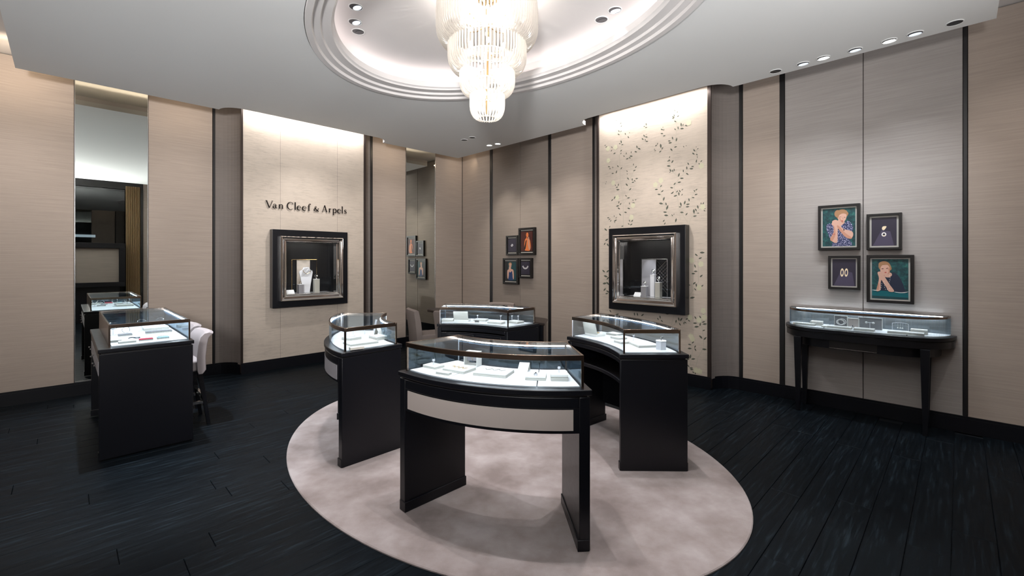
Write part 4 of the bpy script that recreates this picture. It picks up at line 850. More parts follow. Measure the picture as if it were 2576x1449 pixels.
def counter(name, label, M, G, apron=True, back=None, rail=None, posts=((0, 0), (0, 1)), splits=(.33, .67), solid=None, grp='curved jewellery counters on the oval rug', loc=None, end_panels=(1, 1)):
    c = M.p(.5, .5) if loc is None else loc
    t = thing(name, label, 'counter', (c[0], c[1], 0.0 if loc is None else loc[2]), 0, grp)
    e, f = M.du, M.dv
    part(t, 'top_slab', 'lacquer', [(0, 1, 0, 1, ZD0, ZD1)], M, .004)
    part(t, 'shadow_gap', 'frame_black', [(e(.02), 1 - e(.02), f(.02), 1 - f(.02), .852, ZD0)], M)
    part(t, 'body_rail', 'lacquer', [(e(.057), 1 - e(.057), 1 - f(.05), 1 - f(.008), .79, .852), (e(.057), 1 - e(.057), f(.008), f(.05), .815, .852)], M, .005)
    part(t, 'underside', 'frame_black', [(e(.02), 1 - e(.02), f(.03), 1 - f(.03), .648, .662)], M)
    for u0, u1, on in ((e(.008), e(.058), end_panels[0]), (1 - e(.058), 1 - e(.008), end_panels[1])):
        if on:
            lg = part(t, 'end_panel', 'lacquer', [(u0, u1, f(.008), 1 - f(.008), 0.012, .852)], M, .004)
            part(lg, 'plinth', 'lacquer', [(u0 + (-e(.008) if u0 > .5 else e(.004)), u1 + (e(.008) if u0 < .5 else -e(.004)), f(.003), 1 - f(.003), 0.0125, .075)], M, .003)
    part(t, 'apron_frame', 'lacquer', [(e(.05), 1 - e(.05), 1 - f(.028), 1 - f(.010), .655, .80)], M)
    if apron: part(t, 'apron_fabric', apron if isinstance(apron, str) else 'silver_cloth', [(e(.085), 1 - e(.085), 1 - f(.012), 1 - f(.006), .672, .785)], M)
    if back == 'open': part(t, 'inner_lip', 'lacquer', [(e(.05), 1 - e(.05), f(.012), f(.03), .655, .685)], M, .004)
    if back == 'closed': part(t, 'inner_front', 'lacquer', [(e(.05), 1 - e(.05), f(.012), f(.03), .30, .80)], M, .003); part(t, 'drawer_front', 'lacquer', [(e(.12), .5 - e(.02), f(.002), f(.013), .68, .78), (.5 + e(.02), 1 - e(.12), f(.002), f(.013), .68, .78)], M, .003)
    if rail: part(t, 'modesty_panel', 'lacquer', [(e(.05), 1 - e(.05), 1 - f(.05), 1 - f(.03), rail, .66)], M)
    # glass case
    e, f = G.du, G.dv; g = .006
    rim = .030; zr = ZG - rim
    boards = [0.0] + list(splits) + [1.0]
    for i in range(len(boards) - 1):
        part(t, 'base_board', 'board_white', [(boards[i] + e(.016 if i == 0 else .003), boards[i+1] - e(.016 if i == len(boards) - 2 else .003), f(.02), 1 - f(.02), ZD1 - .002, .900)], G)
    case = part(t, 'case_rim', 'bronze', [(0, 1, 0, f(.012), zr, ZG), (0, 1, 1 - f(.012), 1, zr, ZG), (0, e(.012), f(.012), 1 - f(.012), zr, ZG), (1 - e(.012), 1, f(.012), 1 - f(.012), zr, ZG)], G, .0015)
    part(case, 'top_pane', 'glass', [(e(.010), 1 - e(.010), f(.010), 1 - f(.010), ZG - .009, ZG - .002)], G)
    for q in ((e(.002), 1 - e(.002), f(.002), f(.002 + g)), (e(.002), 1 - e(.002), 1 - f(.002 + g), 1 - f(.002)), (e(.002), e(.002 + g), f(.01), 1 - f(.01)), (1 - e(.002 + g), 1 - e(.002), f(.01), 1 - f(.01))):
        if solid is not None and abs(q[2] - (f(.002) if solid == 0 else 1 - f(.002 + g))) < 1e-6 and q[1] - q[0] > .5:
            part(case, 'side_panel', 'bronze', [(q[0], q[1], q[2], q[3], ZD1 - .001, zr + .002)], G); continue
        part(case, 'side_pane', 'glass', [(*q, ZD1 - .001, zr + .002)], G)
    for u_, v_ in posts:
        a, b = (0, e(.012)) if u_ == 0 else (1 - e(.012), 1); cc, d = (0, f(.012)) if v_ == 0 else (1 - f(.012), 1)
        part(case, 'corner_post', 'bronze_dark' if (u_, v_) in getattr(G, 'dark', ()) else 'bronze', [(a, b, cc, d, ZD1, zr + .002)], G)
    for u_, v_ in ((0, 0), (0, 1), (1, 0), (1, 1)):  # white strips painted in for the bright glow along bare glass corners
        if (u_, v_) in posts: continue
        a, b = (e(.001), e(.007)) if u_ == 0 else (1 - e(.007), 1 - e(.001)); cc, d = (f(.001), f(.007)) if v_ == 0 else (1 - f(.007), 1 - f(.001))
        part(case, 'edge_glow', 'acrylic_white', [(a, b, cc, d, ZD1, zr + .001)], G)
    part(case, 'light_strip', 'led_case', [(e(.02), 1 - e(.02), f(.013), f(.018), zr + .001, zr + .007), (e(.02), 1 - e(.02), 1 - f(.018), 1 - f(.013), zr + .001, zr + .007)], G)
    return t
QD = .900
cF = (.258, 3.755); MF = Arc(cF, .825, 1.330, 222, 277.8); GF = Arc(cF, .872, 1.292, 223.4, 276.2)
counter('curved_counter', 'nearest curved jewellery counter, standing open legged at the front of the rug', MF, GF, posts=((1, 1), (0, 1), (1, 0)), splits=(.30, .78))
cR = (-.32, 3.39); MR = Arc(cR, 1.130, 1.650, -1.3, 42.8); GR = Arc(cR, 1.165, 1.598, 0, 41.2)
counter('curved_counter', 'curved jewellery counter at the right of the rug, its end panel facing the camera', MR, GR, back='open', rail=.20, splits=(.5,))
cL = (-.31, 4.45); ML = Arc(cL, .905, 1.440, 226.8, 176.5); GL = Arc(cL, .945, 1.400, 225.6, 178.2); GL.dark = ((0, 1),)
counter('curved_counter', 'curved jewellery counter at the left of the rug, below the shop lettering', ML, GL, apron='silver_cloth_light', splits=(.55,))
cB = (-.80, 3.93); MBk = Arc(cB, 1.045, 1.545, 44.2, 92); GB = Arc(cB, 1.080, 1.510, 45.5, 90.5); GB.dark = ((0, 0),)
counter('curved_counter', 'curved jewellery counter farthest back on the rug, in front of the desk', MBk, GB, back='closed', splits=(.5,))
# straight counter by the wide mirror: inner side (v=0) faces the stools
MD = Rect((-2.82, 3.97), (-Q, Q), 1.50, (-Q, -Q), .63); GD = Rect((-2.885, 4.010), (-Q, Q), 1.39, (-Q, -Q), .545)
cd = counter('straight_counter', 'straight jewellery counter with bronze sided glass case beside the wide mirror', MD, GD, apron='silver_cloth_light', posts=((0, 0), (0, 1), (1, 0), (1, 1)), splits=(.62,), solid=1, grp=None)
for u_, z_ in ((.13, .74), (.37, .77), (.37, .70), (.63, .77), (.63, .70), (.87, .74)):
    p = MD.p(u_, 1.0); kb = MB(); kb.cyl((p[0] - .008, p[1] - .008), .007, z_ - .006, z_ + .006, 10); kb.build('drawer_knob', 'steel', cd, smooth=True, world=True)

# half oval console against the right wall
class Half:
    n = 40
    def __init__(s, s0, s1, depth, ex=4.0): s.s0, s.s1, s.D, s.ex = s0, s1, depth, ex
    def prof(s, u): return s.D * max(0.0, 1 - abs(2*u - 1) ** s.ex) ** .5
    def p(s, u, v):
        uu = .5 - .5 * math.cos(PI * u)          # finer spacing at the ends
        q = RW(s.s0 + (s.s1 - s.s0) * uu, .004 + s.prof(uu) * v); return (q.x, q.y)
    def du(s, m_): return m_ / (s.s1 - s.s0)
    def dv(s, m_): return m_ / s.D
KM = Half(5.985, 7.375, .435); KG = Half(6.02, 7.335, .385)
kc = RW(6.68, .2)
con = thing('wall_console', 'half oval black console with a glass case standing against the grey wall panel', 'counter', (kc.x, kc.y, 0))
part(con, 'top_slab', 'lacquer', [(0, 1, 0, 1, ZD0, ZD1)], KM, .004)
K2 = Half(6.02, 7.345, .41); part(con, 'shadow_gap', 'frame_black', [(0, 1, 0, 1, .852, ZD0)], K2)
K3 = Half(5.995, 7.365, .425); part(con, 'upper_apron', 'lacquer', [(0, 1, 0, 1, .79, .852)], K3, .005)
K4 = Half(6.09, 7.27, .385); part(con, 'lower_apron', 'lacquer', [(0, 1, 0, 1, .70, .79)], K4, .003)
def kbox(root, name, m_, s0, s1, d0, d1, z0, z1, **k):
    mb = MB(); mb.wbox(RW, s0, s1, d0, d1, z0, z1); return mb.build(name, m_, root, world=True, **k)
kbox(con, 'painted_slot', 'frame_black', 6.45, 6.83, .37, .392, .712, .785)  # solid black block, its colour paints the dark inside of the opening
kbox(con, 'slot_edge', 'steel', 6.45, 6.83, .388, .396, .708, .712)
for s_, d_ in ((6.17, .36), (7.17, .36), (6.17, .06), (7.17, .06)):
    mb = MB(); vs = []
    for z_, h in ((.012, .017), (.788, .034)):
        for sx, sy in ((-1, -1), (1, -1), (1, 1), (-1, 1)): q = RW(s_ + sx*h, d_ + sy*h, z_); vs.append(tuple(q))
    vs = [(x, y, max(z, 0)) if z > .1 else (x, y, 0) for x, y, z in vs]
    mb.add(vs, [(3, 2, 1, 0), (4, 5, 6, 7)] + [(i, (i+1) % 4, 4+(i+1) % 4, 4+i) for i in range(4)]); mb.build('leg', 'lacquer', con, bevel=.002, world=True)
for u0, u1 in ((.02, .355), (.36, .685), (.69, .98)): part(con, 'base_board', 'board_white', [(u0, u1, 0, .955, ZD1 - .002, .900)], KG)
def front_band(root, name, m_, M, off, t_, z0, z1):
    """a band along the curved front and across the straight back"""
    mb = MB(); n = 60; a = [M.p(i/n, 1) for i in range(n+1)]; c = Vector(M.p(.5, 0)); b = []
    for i, p in enumerate(a):
        x0, x1 = Vector(a[max(i-1, 0)]), Vector(a[min(i+1, n)]); tt = (x1 - x0).normalized(); nn = Vector((-tt.y, tt.x))
        if nn.dot(c - Vector(p)) < 0: nn = -nn
        b.append(Vector(p) + nn * t_)
    a = [Vector(p) for p in a]
    for i in range(n): mb.prism([tuple(a[i]), tuple(a[i+1]), tuple(b[i+1]), tuple(b[i])], z0, z1)
    mb.wbox(RW, M.s0 + .01, M.s1 - .01, .004, .004 + t_, z0, z1)
    return mb.build(name, m_, root, world=True, smooth=True)
case = front_band(con, 'case_rim', 'bronze', KG, 0, .012, ZG - .02, ZG)
front_band(case, 'side_pane', 'glass', KG, 0, .006, ZD1, ZG - .02)
part(case, 'top_pane', 'glass', [(.0, 1, 0, .98, ZG - .008, ZG - .002)], KG)
mb = MB(); mb.wbox(RW, 6.08, 7.28, .018, .024, ZG - .016, ZG - .010); mb.build('light_strip', 'led_case', case, world=True)

# ------------------------------------------------------------ things shown in the cases
def tray(name, label, x, y, a, sx, sy, h, m_='tray_white', z=QD, cat='tray', group=None, lift=0, rim=False):
    t = thing(name, label, cat, (x, y, z), math.radians(a), group)
    mb = MB(); mb.rbox((0, 0), sx, sy, 0, h * .55); mb.build('base', 'tray_side', t, bevel=.0015)
    mb = MB(); mb.rbox((0, 0), sx, sy, h * .6, h); o = mb.build('pad', m_, t, bevel=.002)
    if lift: mb = MB(); mb.rbox((0, 0), sx * .4, sy * .35, h, h + .006); mb.build('insert', 'board_white', t, bevel=.001)
    return t
def ringstand(label, x, y, z=QD, h=.03, m_='acrylic_white', gem='gem_dark', a=0):
    t = thing('ring_on_stand', label, 'ring', (x, y, z), math.radians(a))
    mb = MB(); mb.cyl((0, 0), .008, 0, .002, 12); mb.tube([(0, 0, .002), (0, 0, h)], .0028, 6); mb.tube([(0, -.004, h), (0, .004, h)], .009, 10); mb.build('stand', m_, t, smooth=True)
    mb = MB(); mb.tube([(.010 * math.cos(u), -.006, h + .010 * math.sin(u)) for u in [2*PI*i/16 for i in range(16)]], .0016, 6, closed=True); mb.build('band', 'steel', t, smooth=True)
    mb = MB(); mb.sphere((0, -.008, h + .011), .004, 8, 6); mb.build('stone', gem, t, smooth=True); return t
def necklace(label, x, y, z, a, L_=.16, m_='gold'):
    pts = [(L_ * (i / 48 - .5), .016 * math.sin(i * .42), 0) for i in range(49)]
    mb = MB(); mb.tube([(p[0], p[1], .002) for p in pts], .0016, 6); o = mb.build('necklace', m_, smooth=True); o.location = (x, y, z); o.rotation_euler = (0, 0, math.radians(a)); return tag(o, label, 'necklace')
def easel(label, x, y, a, w_=.07, h=.055, dp=.06, name='slanted_stand'):
    t = thing(name, label, 'stand', (x, y, QD), math.radians(a))
    mb = MB(); mb.add([(-w_/2, -dp/2, 0), (w_/2, -dp/2, 0), (w_/2, dp/2, h), (-w_/2, dp/2, h), (-w_/2, dp/2 + .004, h - .001), (w_/2, dp/2 + .004, h - .001), (w_/2, -dp/2 + .006, 0), (-w_/2, -dp/2 + .006, 0)], [(0, 1, 2, 3), (3, 2, 5, 4), (4, 5, 6, 7), (0, 3, 4, 7), (1, 6, 5, 2), (0, 7, 6, 1)]); mb.build('sloping_face', 'tray_white', t)
    mb = MB(); mb.add([(-w_/2, dp/2, h), (w_/2, dp/2, h), (w_/2, dp/2 + .03, 0), (-w_/2, dp/2 + .03, 0), (-w_/2, dp/2 + .027, 0), (w_/2, dp/2 + .027, 0), (w_/2, dp/2 - .002, h - .003), (-w_/2, dp/2 - .002, h - .003)], [(0, 1, 2, 3), (4, 5, 6, 7), (0, 3, 4, 7), (1, 6, 5, 2), (2, 5, 4, 3)]); mb.build('back_leg', 'tray_side', t); return t
def open_case(label, x, y, a, w_=.16, h=.125, dp=.11):
    t = thing('open_jewellery_case', label, 'case', (x, y, QD), math.radians(a))
    mb = MB(); mb.box(-w_/2, w_/2, -dp/2, dp/2, 0, .022); mb.build('tray_base', 'tray_white', t, bevel=.004)
    mb = MB(); mb.add([(-w_/2, -dp/2, .02), (w_/2, -dp/2, .02), (w_/2, -dp/2 - .03, h), (-w_/2, -dp/2 - .03, h), (-w_/2, -dp/2 + .008, .02), (w_/2, -dp/2 + .008, .02), (w_/2, -dp/2 - .022, h), (-w_/2, -dp/2 - .022, h)], [(0, 1, 2, 3), (7, 6, 5, 4), (0, 1, 5, 4), (3, 2, 6, 7), (0, 3, 7, 4), (1, 2, 6, 5)]); mb.build('raised_lid', 'tray_side', t, bevel=.003)
    mb = MB(); mb.tube([(.035 * math.cos(u), .01 + .03 * math.sin(u), .026) for u in [2*PI*i/20 for i in range(20)]], .003, 6, closed=True); mb.build('bracelet', 'gold', t, smooth=True); return t
# nearest counter
tray('jewellery_tray', 'small square white tray at the left end of the nearest counter', -.513, 2.930, -35, .115, .085, .018)
ringstand('ring on a white stand at the left end of the nearest counter', -.513, 2.93, QD + .018)
tray('jewellery_tray', 'white tray left of centre in the nearest counter, in front of the cube stand', -.335, 2.845, -32, .17, .13, .020)
necklace('thin gold chain on the left centre tray of the nearest counter', -.335, 2.84, QD + .020, -32, .11)
tray('white_block', 'small low white block in front of the left centre tray, nearest counter', -.420, 2.752, -28, .095, .040, .016, cat='block')
t = thing('cube_stand', 'white framed cube stand in the nearest counter', 'stand', (-.262, 2.985, QD), math.radians(-22))
mb = MB(); mb.box(-.05, .05, -.035, .035, 0, .008); mb.box(-.05, .05, -.035, .035, .085, .093); mb.box(.043, .05, -.035, .035, .008, .085); mb.box(-.05, -.043, -.035, .035, .008, .085); mb.build('cube_frame', 'tray_white', t, bevel=.001)
mb = MB(); mb.box(-.043, .043, .0, .004, .03, .085); mb.build('back_pad', 'silver_cloth_light', t)
mb = MB(); mb.tube([(0, -.01, .085), (0, -.01, .05), (.004, -.01, .035)], .0015, 5); mb.build('pendant', 'gold', t)
tray('jewellery_tray', 'largest white tray in the middle of the nearest counter', -.112, 2.755, -20, .215, .150, .022)
necklace('wavy diamond necklace on the middle tray of the nearest counter', -.112, 2.77, QD + .022, -20, .15, 'steel')
easel('white slanted bracelet stand right of centre in the nearest counter', .070, 2.800, -12, .065, .05, .10)
tray('jewellery_tray', 'white tray with a dark stone right of centre in the nearest counter', .143, 2.655, -8, .120, .105, .022)
ringstand('dark stone lying low on a tray in the nearest counter', .140, 2.64, QD + .022, .006)
tray('raised_block', 'tall white block at the right end of the nearest counter', .278, 2.640, -4, .100, .100, .038, cat='block')
ringstand('ring on a white stand atop the tall block, nearest counter', .278, 2.65, QD + .038, .028)
# left counter
tray('white_block', 'long low white block nearest the glass in the left counter', -1.225, 3.525, 38, .11, .045, .022, cat='block')
tray('jewellery_tray', 'largest white tray in the left counter', -1.275, 3.77, 42, .24, .17, .018)
tray('jewellery_tray', 'square white tray with small pieces behind the largest tray, left counter', -1.42, 3.96, 55, .12, .12, .026, lift=1)
tray('jewellery_tray', 'white tray at the inner side of the left counter', -1.19, 3.97, 50, .11, .12, .034, lift=1)
easel('tall white slanted bracelet stand in the left counter', -1.21, 4.10, 70, .05, .10, .05)
ringstand('ring on the left white stand at the far end of the left counter', -1.50, 4.22, QD, .07)
ringstand('ring on the right white stand at the far end of the left counter', -1.40, 4.25, QD, .07)
t = thing('white_post', 'tilted white display post in the left counter', 'stand', (-1.32, 4.30, QD), 0)
mb = MB(); mb.tube([(0, 0, 0), (.0, 0, .05), (.015, 0, .13)], .010, 10); mb.build('post', 'acrylic_white', t, smooth=True)
# right counter
open_case('open white jewellery case with raised lid in the right counter', .775, 4.175, -55)
tray('jewellery_tray', 'white tray right of the open case, right counter', .965, 4.21, -52, .12, .10, .018)
tray('jewellery_tray', 'middle white tray of three along the inner side, right counter', .955, 4.00, -60, .12, .09, .018)
tray('jewellery_tray', 'white tray closest to the inner glass, right counter', .935, 3.80, -68, .11, .09, .018)
tray('jewellery_tray', 'largest white tray at the near end of the right counter', 1.08, 3.68, -80, .19, .17, .020)
ringstand('ring on a clear stand behind the largest tray, right counter', 1.06, 3.90, QD, .045)
t = thing('hexagonal_box', 'white hexagonal box with a ring clip in the right counter', 'box', (1.176, 3.530, QD), .2)
mb = MB(); mb.lathe([(.043, 0), (.043, .060)], 6); mb.build('box_body', 'acrylic_white', t, bevel=.002)
mb = MB(); mb.lathe([(.045, .061), (.045, .068)], 6); mb.build('box_lid', 'board_white', t, bevel=.001)
mb = MB(); mb.tube([(.0, 0, .068), (.008, 0, .085), (.014, 0, .095)], .004, 6); mb.tube([(.008 + .009*math.cos(u), 0, .088 + .009*math.sin(u)) for u in [2*PI*i/14 for i in range(14)]], .0025, 6, closed=True); mb.build('ring_clip', 'steel', t, smooth=True)
# back counter
tray('jewellery_tray', 'white tray at the left end of the farthest counter', -.74, 5.16, 2, .13, .12, .028)
open_case('open white jewellery case with raised lid in the farthest counter', -.575, 5.17, -8, .17, .12, .12)
tray('black_box', 'tiny black box in the farthest counter', -.395, 5.035, -10, .045, .03, .020, 'gem_dark', cat='box')
tray('jewellery_tray', 'white tray behind the tiny black box, farthest counter', -.36, 5.19, -14, .15, .10, .022)
tray('jewellery_tray', 'wide white tray at the front middle of the farthest counter', -.175, 4.97, -28, .18, .09, .024)
tray('jewellery_tray', 'white tray at the right end of the farthest counter', .04, 5.02, -40, .15, .12, .022)
ringstand('ring on a stand on the tray behind the black box, farthest counter', -.40, 5.19, QD + .022, .04)
ringstand('ring on a tall stand near the middle of the farthest counter', -.13, 5.16, QD, .06)
ringstand('left of two rings on tall stands at the right end of the farthest counter', .0, 5.12, QD, .065)
ringstand('rightmost ring on a tall stand in the farthest counter', .07, 5.09, QD + .022, .045)
# straight counter
def bangle(label, x, y, a, z=QD, r=.032):
    t = thing('bangle_on_stand', label, 'bracelet', (x, y, z), math.radians(a))
    mb = MB(); mb.rbox((0, 0), .05, .035, 0, .008); mb.tube([(0, 0, .008), (0, 0, .06)], .004, 6); mb.build('stand', 'acrylic_white', t, bevel=.001)
    mb = MB(); mb.tube([(r*math.cos(u), 0, .058 + r + r*math.sin(u)) for u in [2*PI*i/24 for i in range(24)]], .0045, 8, closed=True); mb.build('band', 'steel', t, smooth=True)
    mb = MB(); mb.cyl((0, 0), .010, .058 + 2*r - .002, .058 + 2*r + .008, 14); mb.build('dial', 'gem_dark', t); return t
bangle('watch on a stand nearest the bronze side of the straight counter', -3.72, 4.17, 35)
bangle('middle one of three watches on stands in the straight counter', -3.66, 4.42, 35)
bangle('rightmost of three watches on stands in the straight counter', -3.56, 4.52, 35)
tray('grey_tray', 'small grey tray holding a coiled bracelet in the straight counter', -3.60, 4.16, 45, .10, .085, .016, 'velvet_grey')
mb = MB(); mb.tube([(.028*math.cos(u), .012*math.sin(2*u), .022 + .028 + .028*math.sin(u)) for u in [4*PI*i/40 for i in range(40)]], .002, 6); o = mb.build('coiled_bracelet', 'steel', smooth=True); o.location = (-3.60, 4.17, QD + .002); o.rotation_euler = (0, 0, .7); tag(o, 'thin coiled bracelet upright on the small grey tray, straight counter', 'bracelet')
tray('long_tray', 'long tray with a dark grey pad behind the coloured trays, straight counter', -3.42, 4.33, 45, .20, .075, .020, 'velvet_grey')
tray('long_tray', 'cream tray at the back of the straight counter', -3.60, 4.52, 45, .20, .10, .030)
tray('card_box', 'flat white box nearest the front glass of the straight counter', -3.27, 3.800, 45, .115, .055, .018, cat='box')
tray('card_box', 'flat white box left of the dark glasses, straight counter', -3.405, 3.83, 45, .09, .07, .022, cat='box')
tray('card_box', 'flat red topped box at the front of the straight counter', -3.205, 3.915, 45, .095, .050, .018, 'red', cat='box')
tray('card_box', 'flat pale blue topped box right of the red one, straight counter', -3.125, 4.005, 45, .085, .050, .018, 'blue', cat='box')
tray('card_box', 'flat box with small red marks behind the pale blue one, straight counter', -3.20, 4.10, 45, .07, .05, .014, cat='box')
t = thing('spectacle_frame', 'pair of dark curved brooches beside the red box, straight counter', 'brooch', (-3.37, 3.99, QD), math.radians(45))
mb = MB(); mb.tube([(-.04 + .08*i/12, .012*math.sin(PI*i/12), .008 + .006*math.sin(PI*i/6)) for i in range(13)], .004, 6); mb.build('front_piece', 'gem_dark', t, smooth=True)
mb = MB(); mb.tube([(-.03 + .07*i/12, .03 + .010*math.sin(PI*i/12), .008) for i in range(13)], .003, 6); mb.build('rear_piece', 'velvet_grey', t, smooth=True)
# wall console
def rw_item(s_, d_): q = RW(s_, d_); return q.x, q.y
AK = -45
x_, y_ = rw_item(6.20, .22); tray('jewellery_tray', 'long white tray at the left end of the wall console', x_, y_, AK, .20, .09, .022)
x_, y_ = rw_item(6.30, .16); tray('lidded_box', 'white box on the left side of the wall console', x_, y_, AK, .105, .08, .045, cat='box')
x_, y_ = rw_item(6.52, .27); tray('jewellery_tray', 'white tray before the bracelet board, wall console', x_, y_, AK, .20, .09, .022)
x_, y_ = rw_item(6.40, .27); tray('white_block', 'small low white block left of the bracelet board, wall console', x_, y_, AK, .07, .05, .014, cat='block')
x_, y_ = rw_item(6.72, .28); tray('jewellery_tray', 'white tray before the wide dark board, wall console', x_, y_, AK, .16, .10, .024)
x_, y_ = rw_item(7.03, .27); tray('jewellery_tray', 'long cream tray at the right end of the wall console', x_, y_, AK, .26, .10, .024)
x_, y_ = rw_item(7.12, .17); tray('lidded_box', 'white box at the right end of the wall console', x_, y_, AK, .12, .07, .045, cat='box')
def board(label, s_, d_, w_, h_, m_):
    q = RW(s_, d_, QD); t = thing('display_board', label, 'display board', q, math.radians(-45))
    mb = MB(); mb.box(-w_/2, w_/2, 0, .006, 0, h_); mb.build('panel', m_, t)
    mb = MB()
    for z in ((-w_/2 - .004, -w_/2, 0, h_), (w_/2, w_/2 + .004, 0, h_), (-w_/2 - .004, w_/2 + .004, h_, h_ + .004)): mb.box(z[0], z[1], -.004, .010, z[2], z[3])
    mb.build('edge', 'tray_white', t); return t
b_ = board('dark board with a white bangle in the middle of the wall console', 6.51, .15, .105, .115, 'velvet_grey')
mb = MB(); mb.tube([(.032*math.cos(u), -.012, .052 + .026*math.sin(u)) for u in [2*PI*i/24 for i in range(24)]], .006, 8, closed=True); mb.tube([(.012 + .034*math.cos(u), -.016, .058 + .030*math.sin(u)) for u in [2*PI*i/24 for i in range(24)]], .003, 8, closed=True); mb.build('bangle', 'pearl', b_, smooth=True)
board('lower grey board behind a single ring, wall console', 6.615, .13, .09, .095, 'silver_cloth')
x_, y_ = rw_item(6.61, .19); ringstand('single ring before the lower grey board, wall console', x_, y_, QD, .018)
b_ = board('wide dark board with flower earrings, wall console', 6.75, .13, .185, .115, 'velvet_grey')
mb = MB(); mb.tube([(0, -.02, .0), (0, -.02, .07)], .002, 6); mb.tube([(-.028, -.02, .07), (.028, -.02, .07)], .002, 6); mb.build('earring_stand', 'acrylic_white', b_)
for x in (-.028, .028): mb = MB(); mb.sphere((x, -.022, .068), .012, 10, 6); mb.build('flower_earring', 'pearl', b_, smooth=True)
q = RW(6.985, .17, QD); t = thing('acrylic_stand', 'arched clear acrylic stand with pendants at the right of the wall console', 'stand', q, math.radians(-45))
mb = MB(); mb.tube([(-.06, 0, .024), (-.06, 0, .085), (-.03, 0, .092), (0, 0, .094), (.03, 0, .092), (.06, 0, .085), (.06, 0, .024)], .003, 6); mb.tube([(-.06, 0, 0), (-.06, 0, .024)], .003, 6); mb.tube([(.06, 0, 0), (.06, 0, .024)], .003, 6); mb.build('arch', 'acrylic_white', t)
mb = MB()
for x in (-.018, .0, .016): mb.tube([(x, -.003, .088), (x, -.003, .05)], .0012, 5); mb.sphere((x, -.003, .042), .007, 8, 6)
mb.build('pendants', 'pearl', t, smooth=True)

# ------------------------------------------------------------ stools at the straight counter
def stool(loc, rz, label):
    t = thing('counter_stool', label, 'stool', loc, rz, 'upholstered stools at the straight counter')   # faces +y
    mb = MB(); mb.box(-.21, .21, -.19, .23, .53, .635); mb.build('seat', 'upholstery', t, bevel=.018, seg=3)
    # back with a rolled top, leaning away
    mb = MB(); prof = [(-.155, .54), (-.165, .66), (-.175, .78), (-.190, .855), (-.225, .893), (-.268, .902), (-.300, .885), (-.282, .868), (-.262, .845), (-.248, .78), (-.236, .66), (-.228, .54), (-.20, .50), (-.165, .50)]
    n = len(prof); vs = []
    for i, f_ in enumerate((-1, -.85, -.4, 0, .4, .85, 1)):
        for y_, z_ in prof: vs.append((.225 * f_ * (1 + .06 * max(0, z_ - .7)), y_ + .035 * f_ * f_ * (1 if z_ > .6 else .6), z_))
    mb.add(vs, [(i*n+k, i*n+(k+1) % n, (i+1)*n+(k+1) % n, (i+1)*n+k) for i in range(6) for k in range(n)] + [tuple(range(n))[::-1], tuple(6*n+k for k in range(n))])
    mb.build('backrest', 'upholstery', t, smooth=True, bevel=.006)
    for sx in (-1, 1):
        for y0_, y1_ in ((.17, .19), (-.16, -.235)):
            mb = MB(); vs = []
            for x_, yy, z_, h in ((sx*.175, y0_, .53, .020), (sx*.185, y1_, 0, .014)):
                for a, b in ((-1, -1), (1, -1), (1, 1), (-1, 1)): vs.append((x_ + a*h, yy + b*h, z_))
            mb.add(vs, [(0, 1, 2, 3), (7, 6, 5, 4)] + [(i, (i+1) % 4, 4+(i+1) % 4, 4+i) for i in range(4)]); mb.build('leg', 'lacquer', t)
    mb = MB(); mb.box(-.17, .17, .17, .195, .20, .235); mb.build('footrest', 'steel', t)
    mb = MB(); mb.box(-.195, -.165, -.19, .17, .21, .235); mb.box(.165, .195, -.19, .17, .21, .235); mb.box(-.17, .17, -.215, -.19, .24, .28); mb.build('stretcher', 'steel', t)
    return t
stool((-3.275, 4.355, 0), math.radians(135), 'mauve upholstered stool with rolled back at the straight counter, nearer the camera')
stool((-3.70, 4.80, 0), math.radians(135), 'mauve upholstered stool mostly hidden behind the nearer stool')

# ------------------------------------------------------------ desk and chairs in the far corner
t = thing('consultation_desk', 'dark brown desk behind the farthest counter', 'desk', (-.5, 6.9, 0))
out = [(.44, 6.03), (.52, 6.50), (.15, 6.95), (-.45, 7.45), (-1.0, 7.86), (-1.38, 8.0), (-1.50, 7.90), (-1.46, 7.70), (-1.1, 7.28), (-.55, 6.80), (0, 6.36)]
mb = MB(); mb.prism(out, .715, .755); mb.build('desk_top', 'trim_bronze', t, bevel=.012, seg=3, world=True)
mb = MB(); mb.prism([(.42, 6.07), (.475, 6.42), (.44, 6.43), (.385, 6.09)], 0, .715); mb.build('side_panel', 'lacquer', t, world=True)
mb = MB(); mb.prism([(.395, 6.10), (-.02, 6.42), (-.04, 6.40), (.375, 6.08)], .02, .715); mb.build('front_panel', 'lacquer', t, world=True)
mb = MB(); mb.prism([(.430, 6.05), (.495, 6.43), (.478, 6.432), (.420, 6.06)], 0, .715); mb.build('edge_panel', 'trim_bronze', t, world=True)
mb = MB(); mb.prism([(-.9, 7.35), (-.88, 7.75), (-.94, 7.75), (-.96, 7.35)], 0, .715); mb.build('leg_panel', 'lacquer', t, world=True)
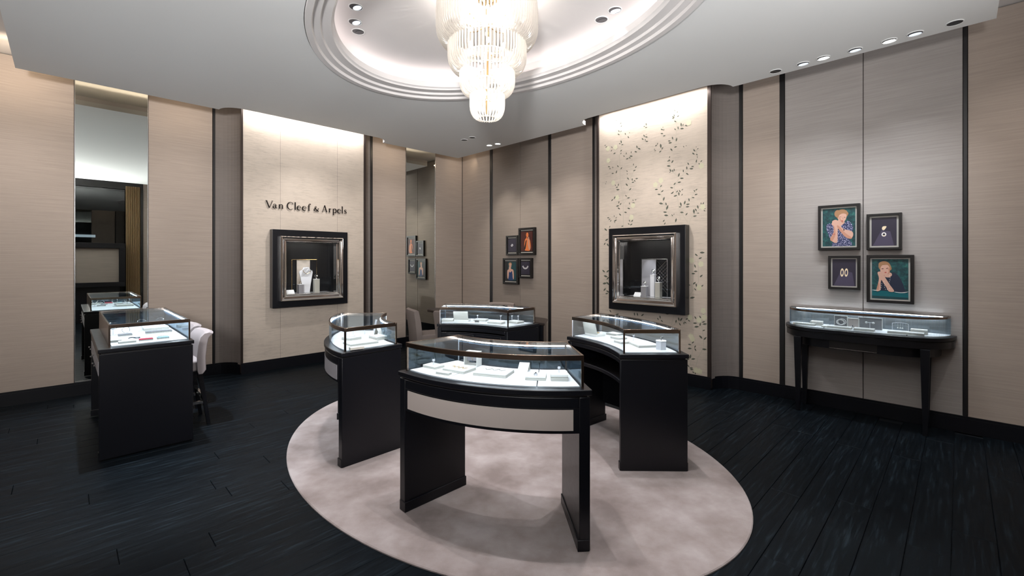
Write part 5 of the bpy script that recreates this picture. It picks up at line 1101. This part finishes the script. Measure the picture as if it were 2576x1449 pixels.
mb = MB(); mb.prism([(-.0, 6.42), (-.9, 7.3), (-.9, 7.36), (.0, 6.5)], .60, .715); mb.build('apron', 'lacquer', t, world=True)
def chair(loc, rz, label):
    t = thing('upholstered_chair', label, 'chair', loc, rz, 'taupe upholstered chairs around the desk')   # faces +y
    mb = MB(); mb.box(-.235, .235, -.21, .25, .31, .47); mb.build('seat', 'upholstery_taupe', t, bevel=.02, seg=3)
    mb = MB(); prof = [(-.145, .34), (-.155, .47), (-.175, .65), (-.205, .81), (-.215, .845), (-.245, .86), (-.285, .845), (-.285, .81), (-.262, .65), (-.242, .47), (-.236, .34), (-.22, .30), (-.16, .30)]
    n = len(prof); vs = []
    for f_ in (-1, -.8, -.4, 0, .4, .8, 1):
        for y_, z_ in prof: vs.append((.24 * f_ * (1 - .10 * max(0, .6 - z_)), y_ + .03 * f_ * f_, z_ - (.012 * f_ ** 4 if z_ > .8 else 0)))
    mb.add(vs, [(i*n+k, i*n+(k+1) % n, (i+1)*n+(k+1) % n, (i+1)*n+k) for i in range(6) for k in range(n)] + [tuple(range(n))[::-1], tuple(6*n+k for k in range(n))])
    mb.build('backrest', 'upholstery_taupe', t, smooth=True, bevel=.006)
    for sx in (-1, 1):
        for y_ in (-.20, .21):
            mb = MB(); vs = []
            for x_, yy, z_, h in ((sx*.20, y_, .31, .020), (sx*.20, y_ * 1.06, 0, .012)):
                for a, b in ((-1, -1), (1, -1), (1, 1), (-1, 1)): vs.append((x_ + a*h, yy + b*h, z_))
            mb.add(vs, [(0, 1, 2, 3), (7, 6, 5, 4)] + [(i, (i+1) % 4, 4+(i+1) % 4, 4+i) for i in range(4)]); mb.build('leg', 'lacquer', t)
    return t
chair((-1.35, 7.02, 0), math.radians(-62), 'taupe upholstered chair side on before the narrow mirror, left of the desk')
chair((-.83, 6.72, 0), math.radians(-40), 'taupe upholstered chair partly hidden behind the left end of the farthest counter')
chair((-.26, 7.72, 0), math.radians(160), 'taupe upholstered chair behind the desk, only the top of its back showing')
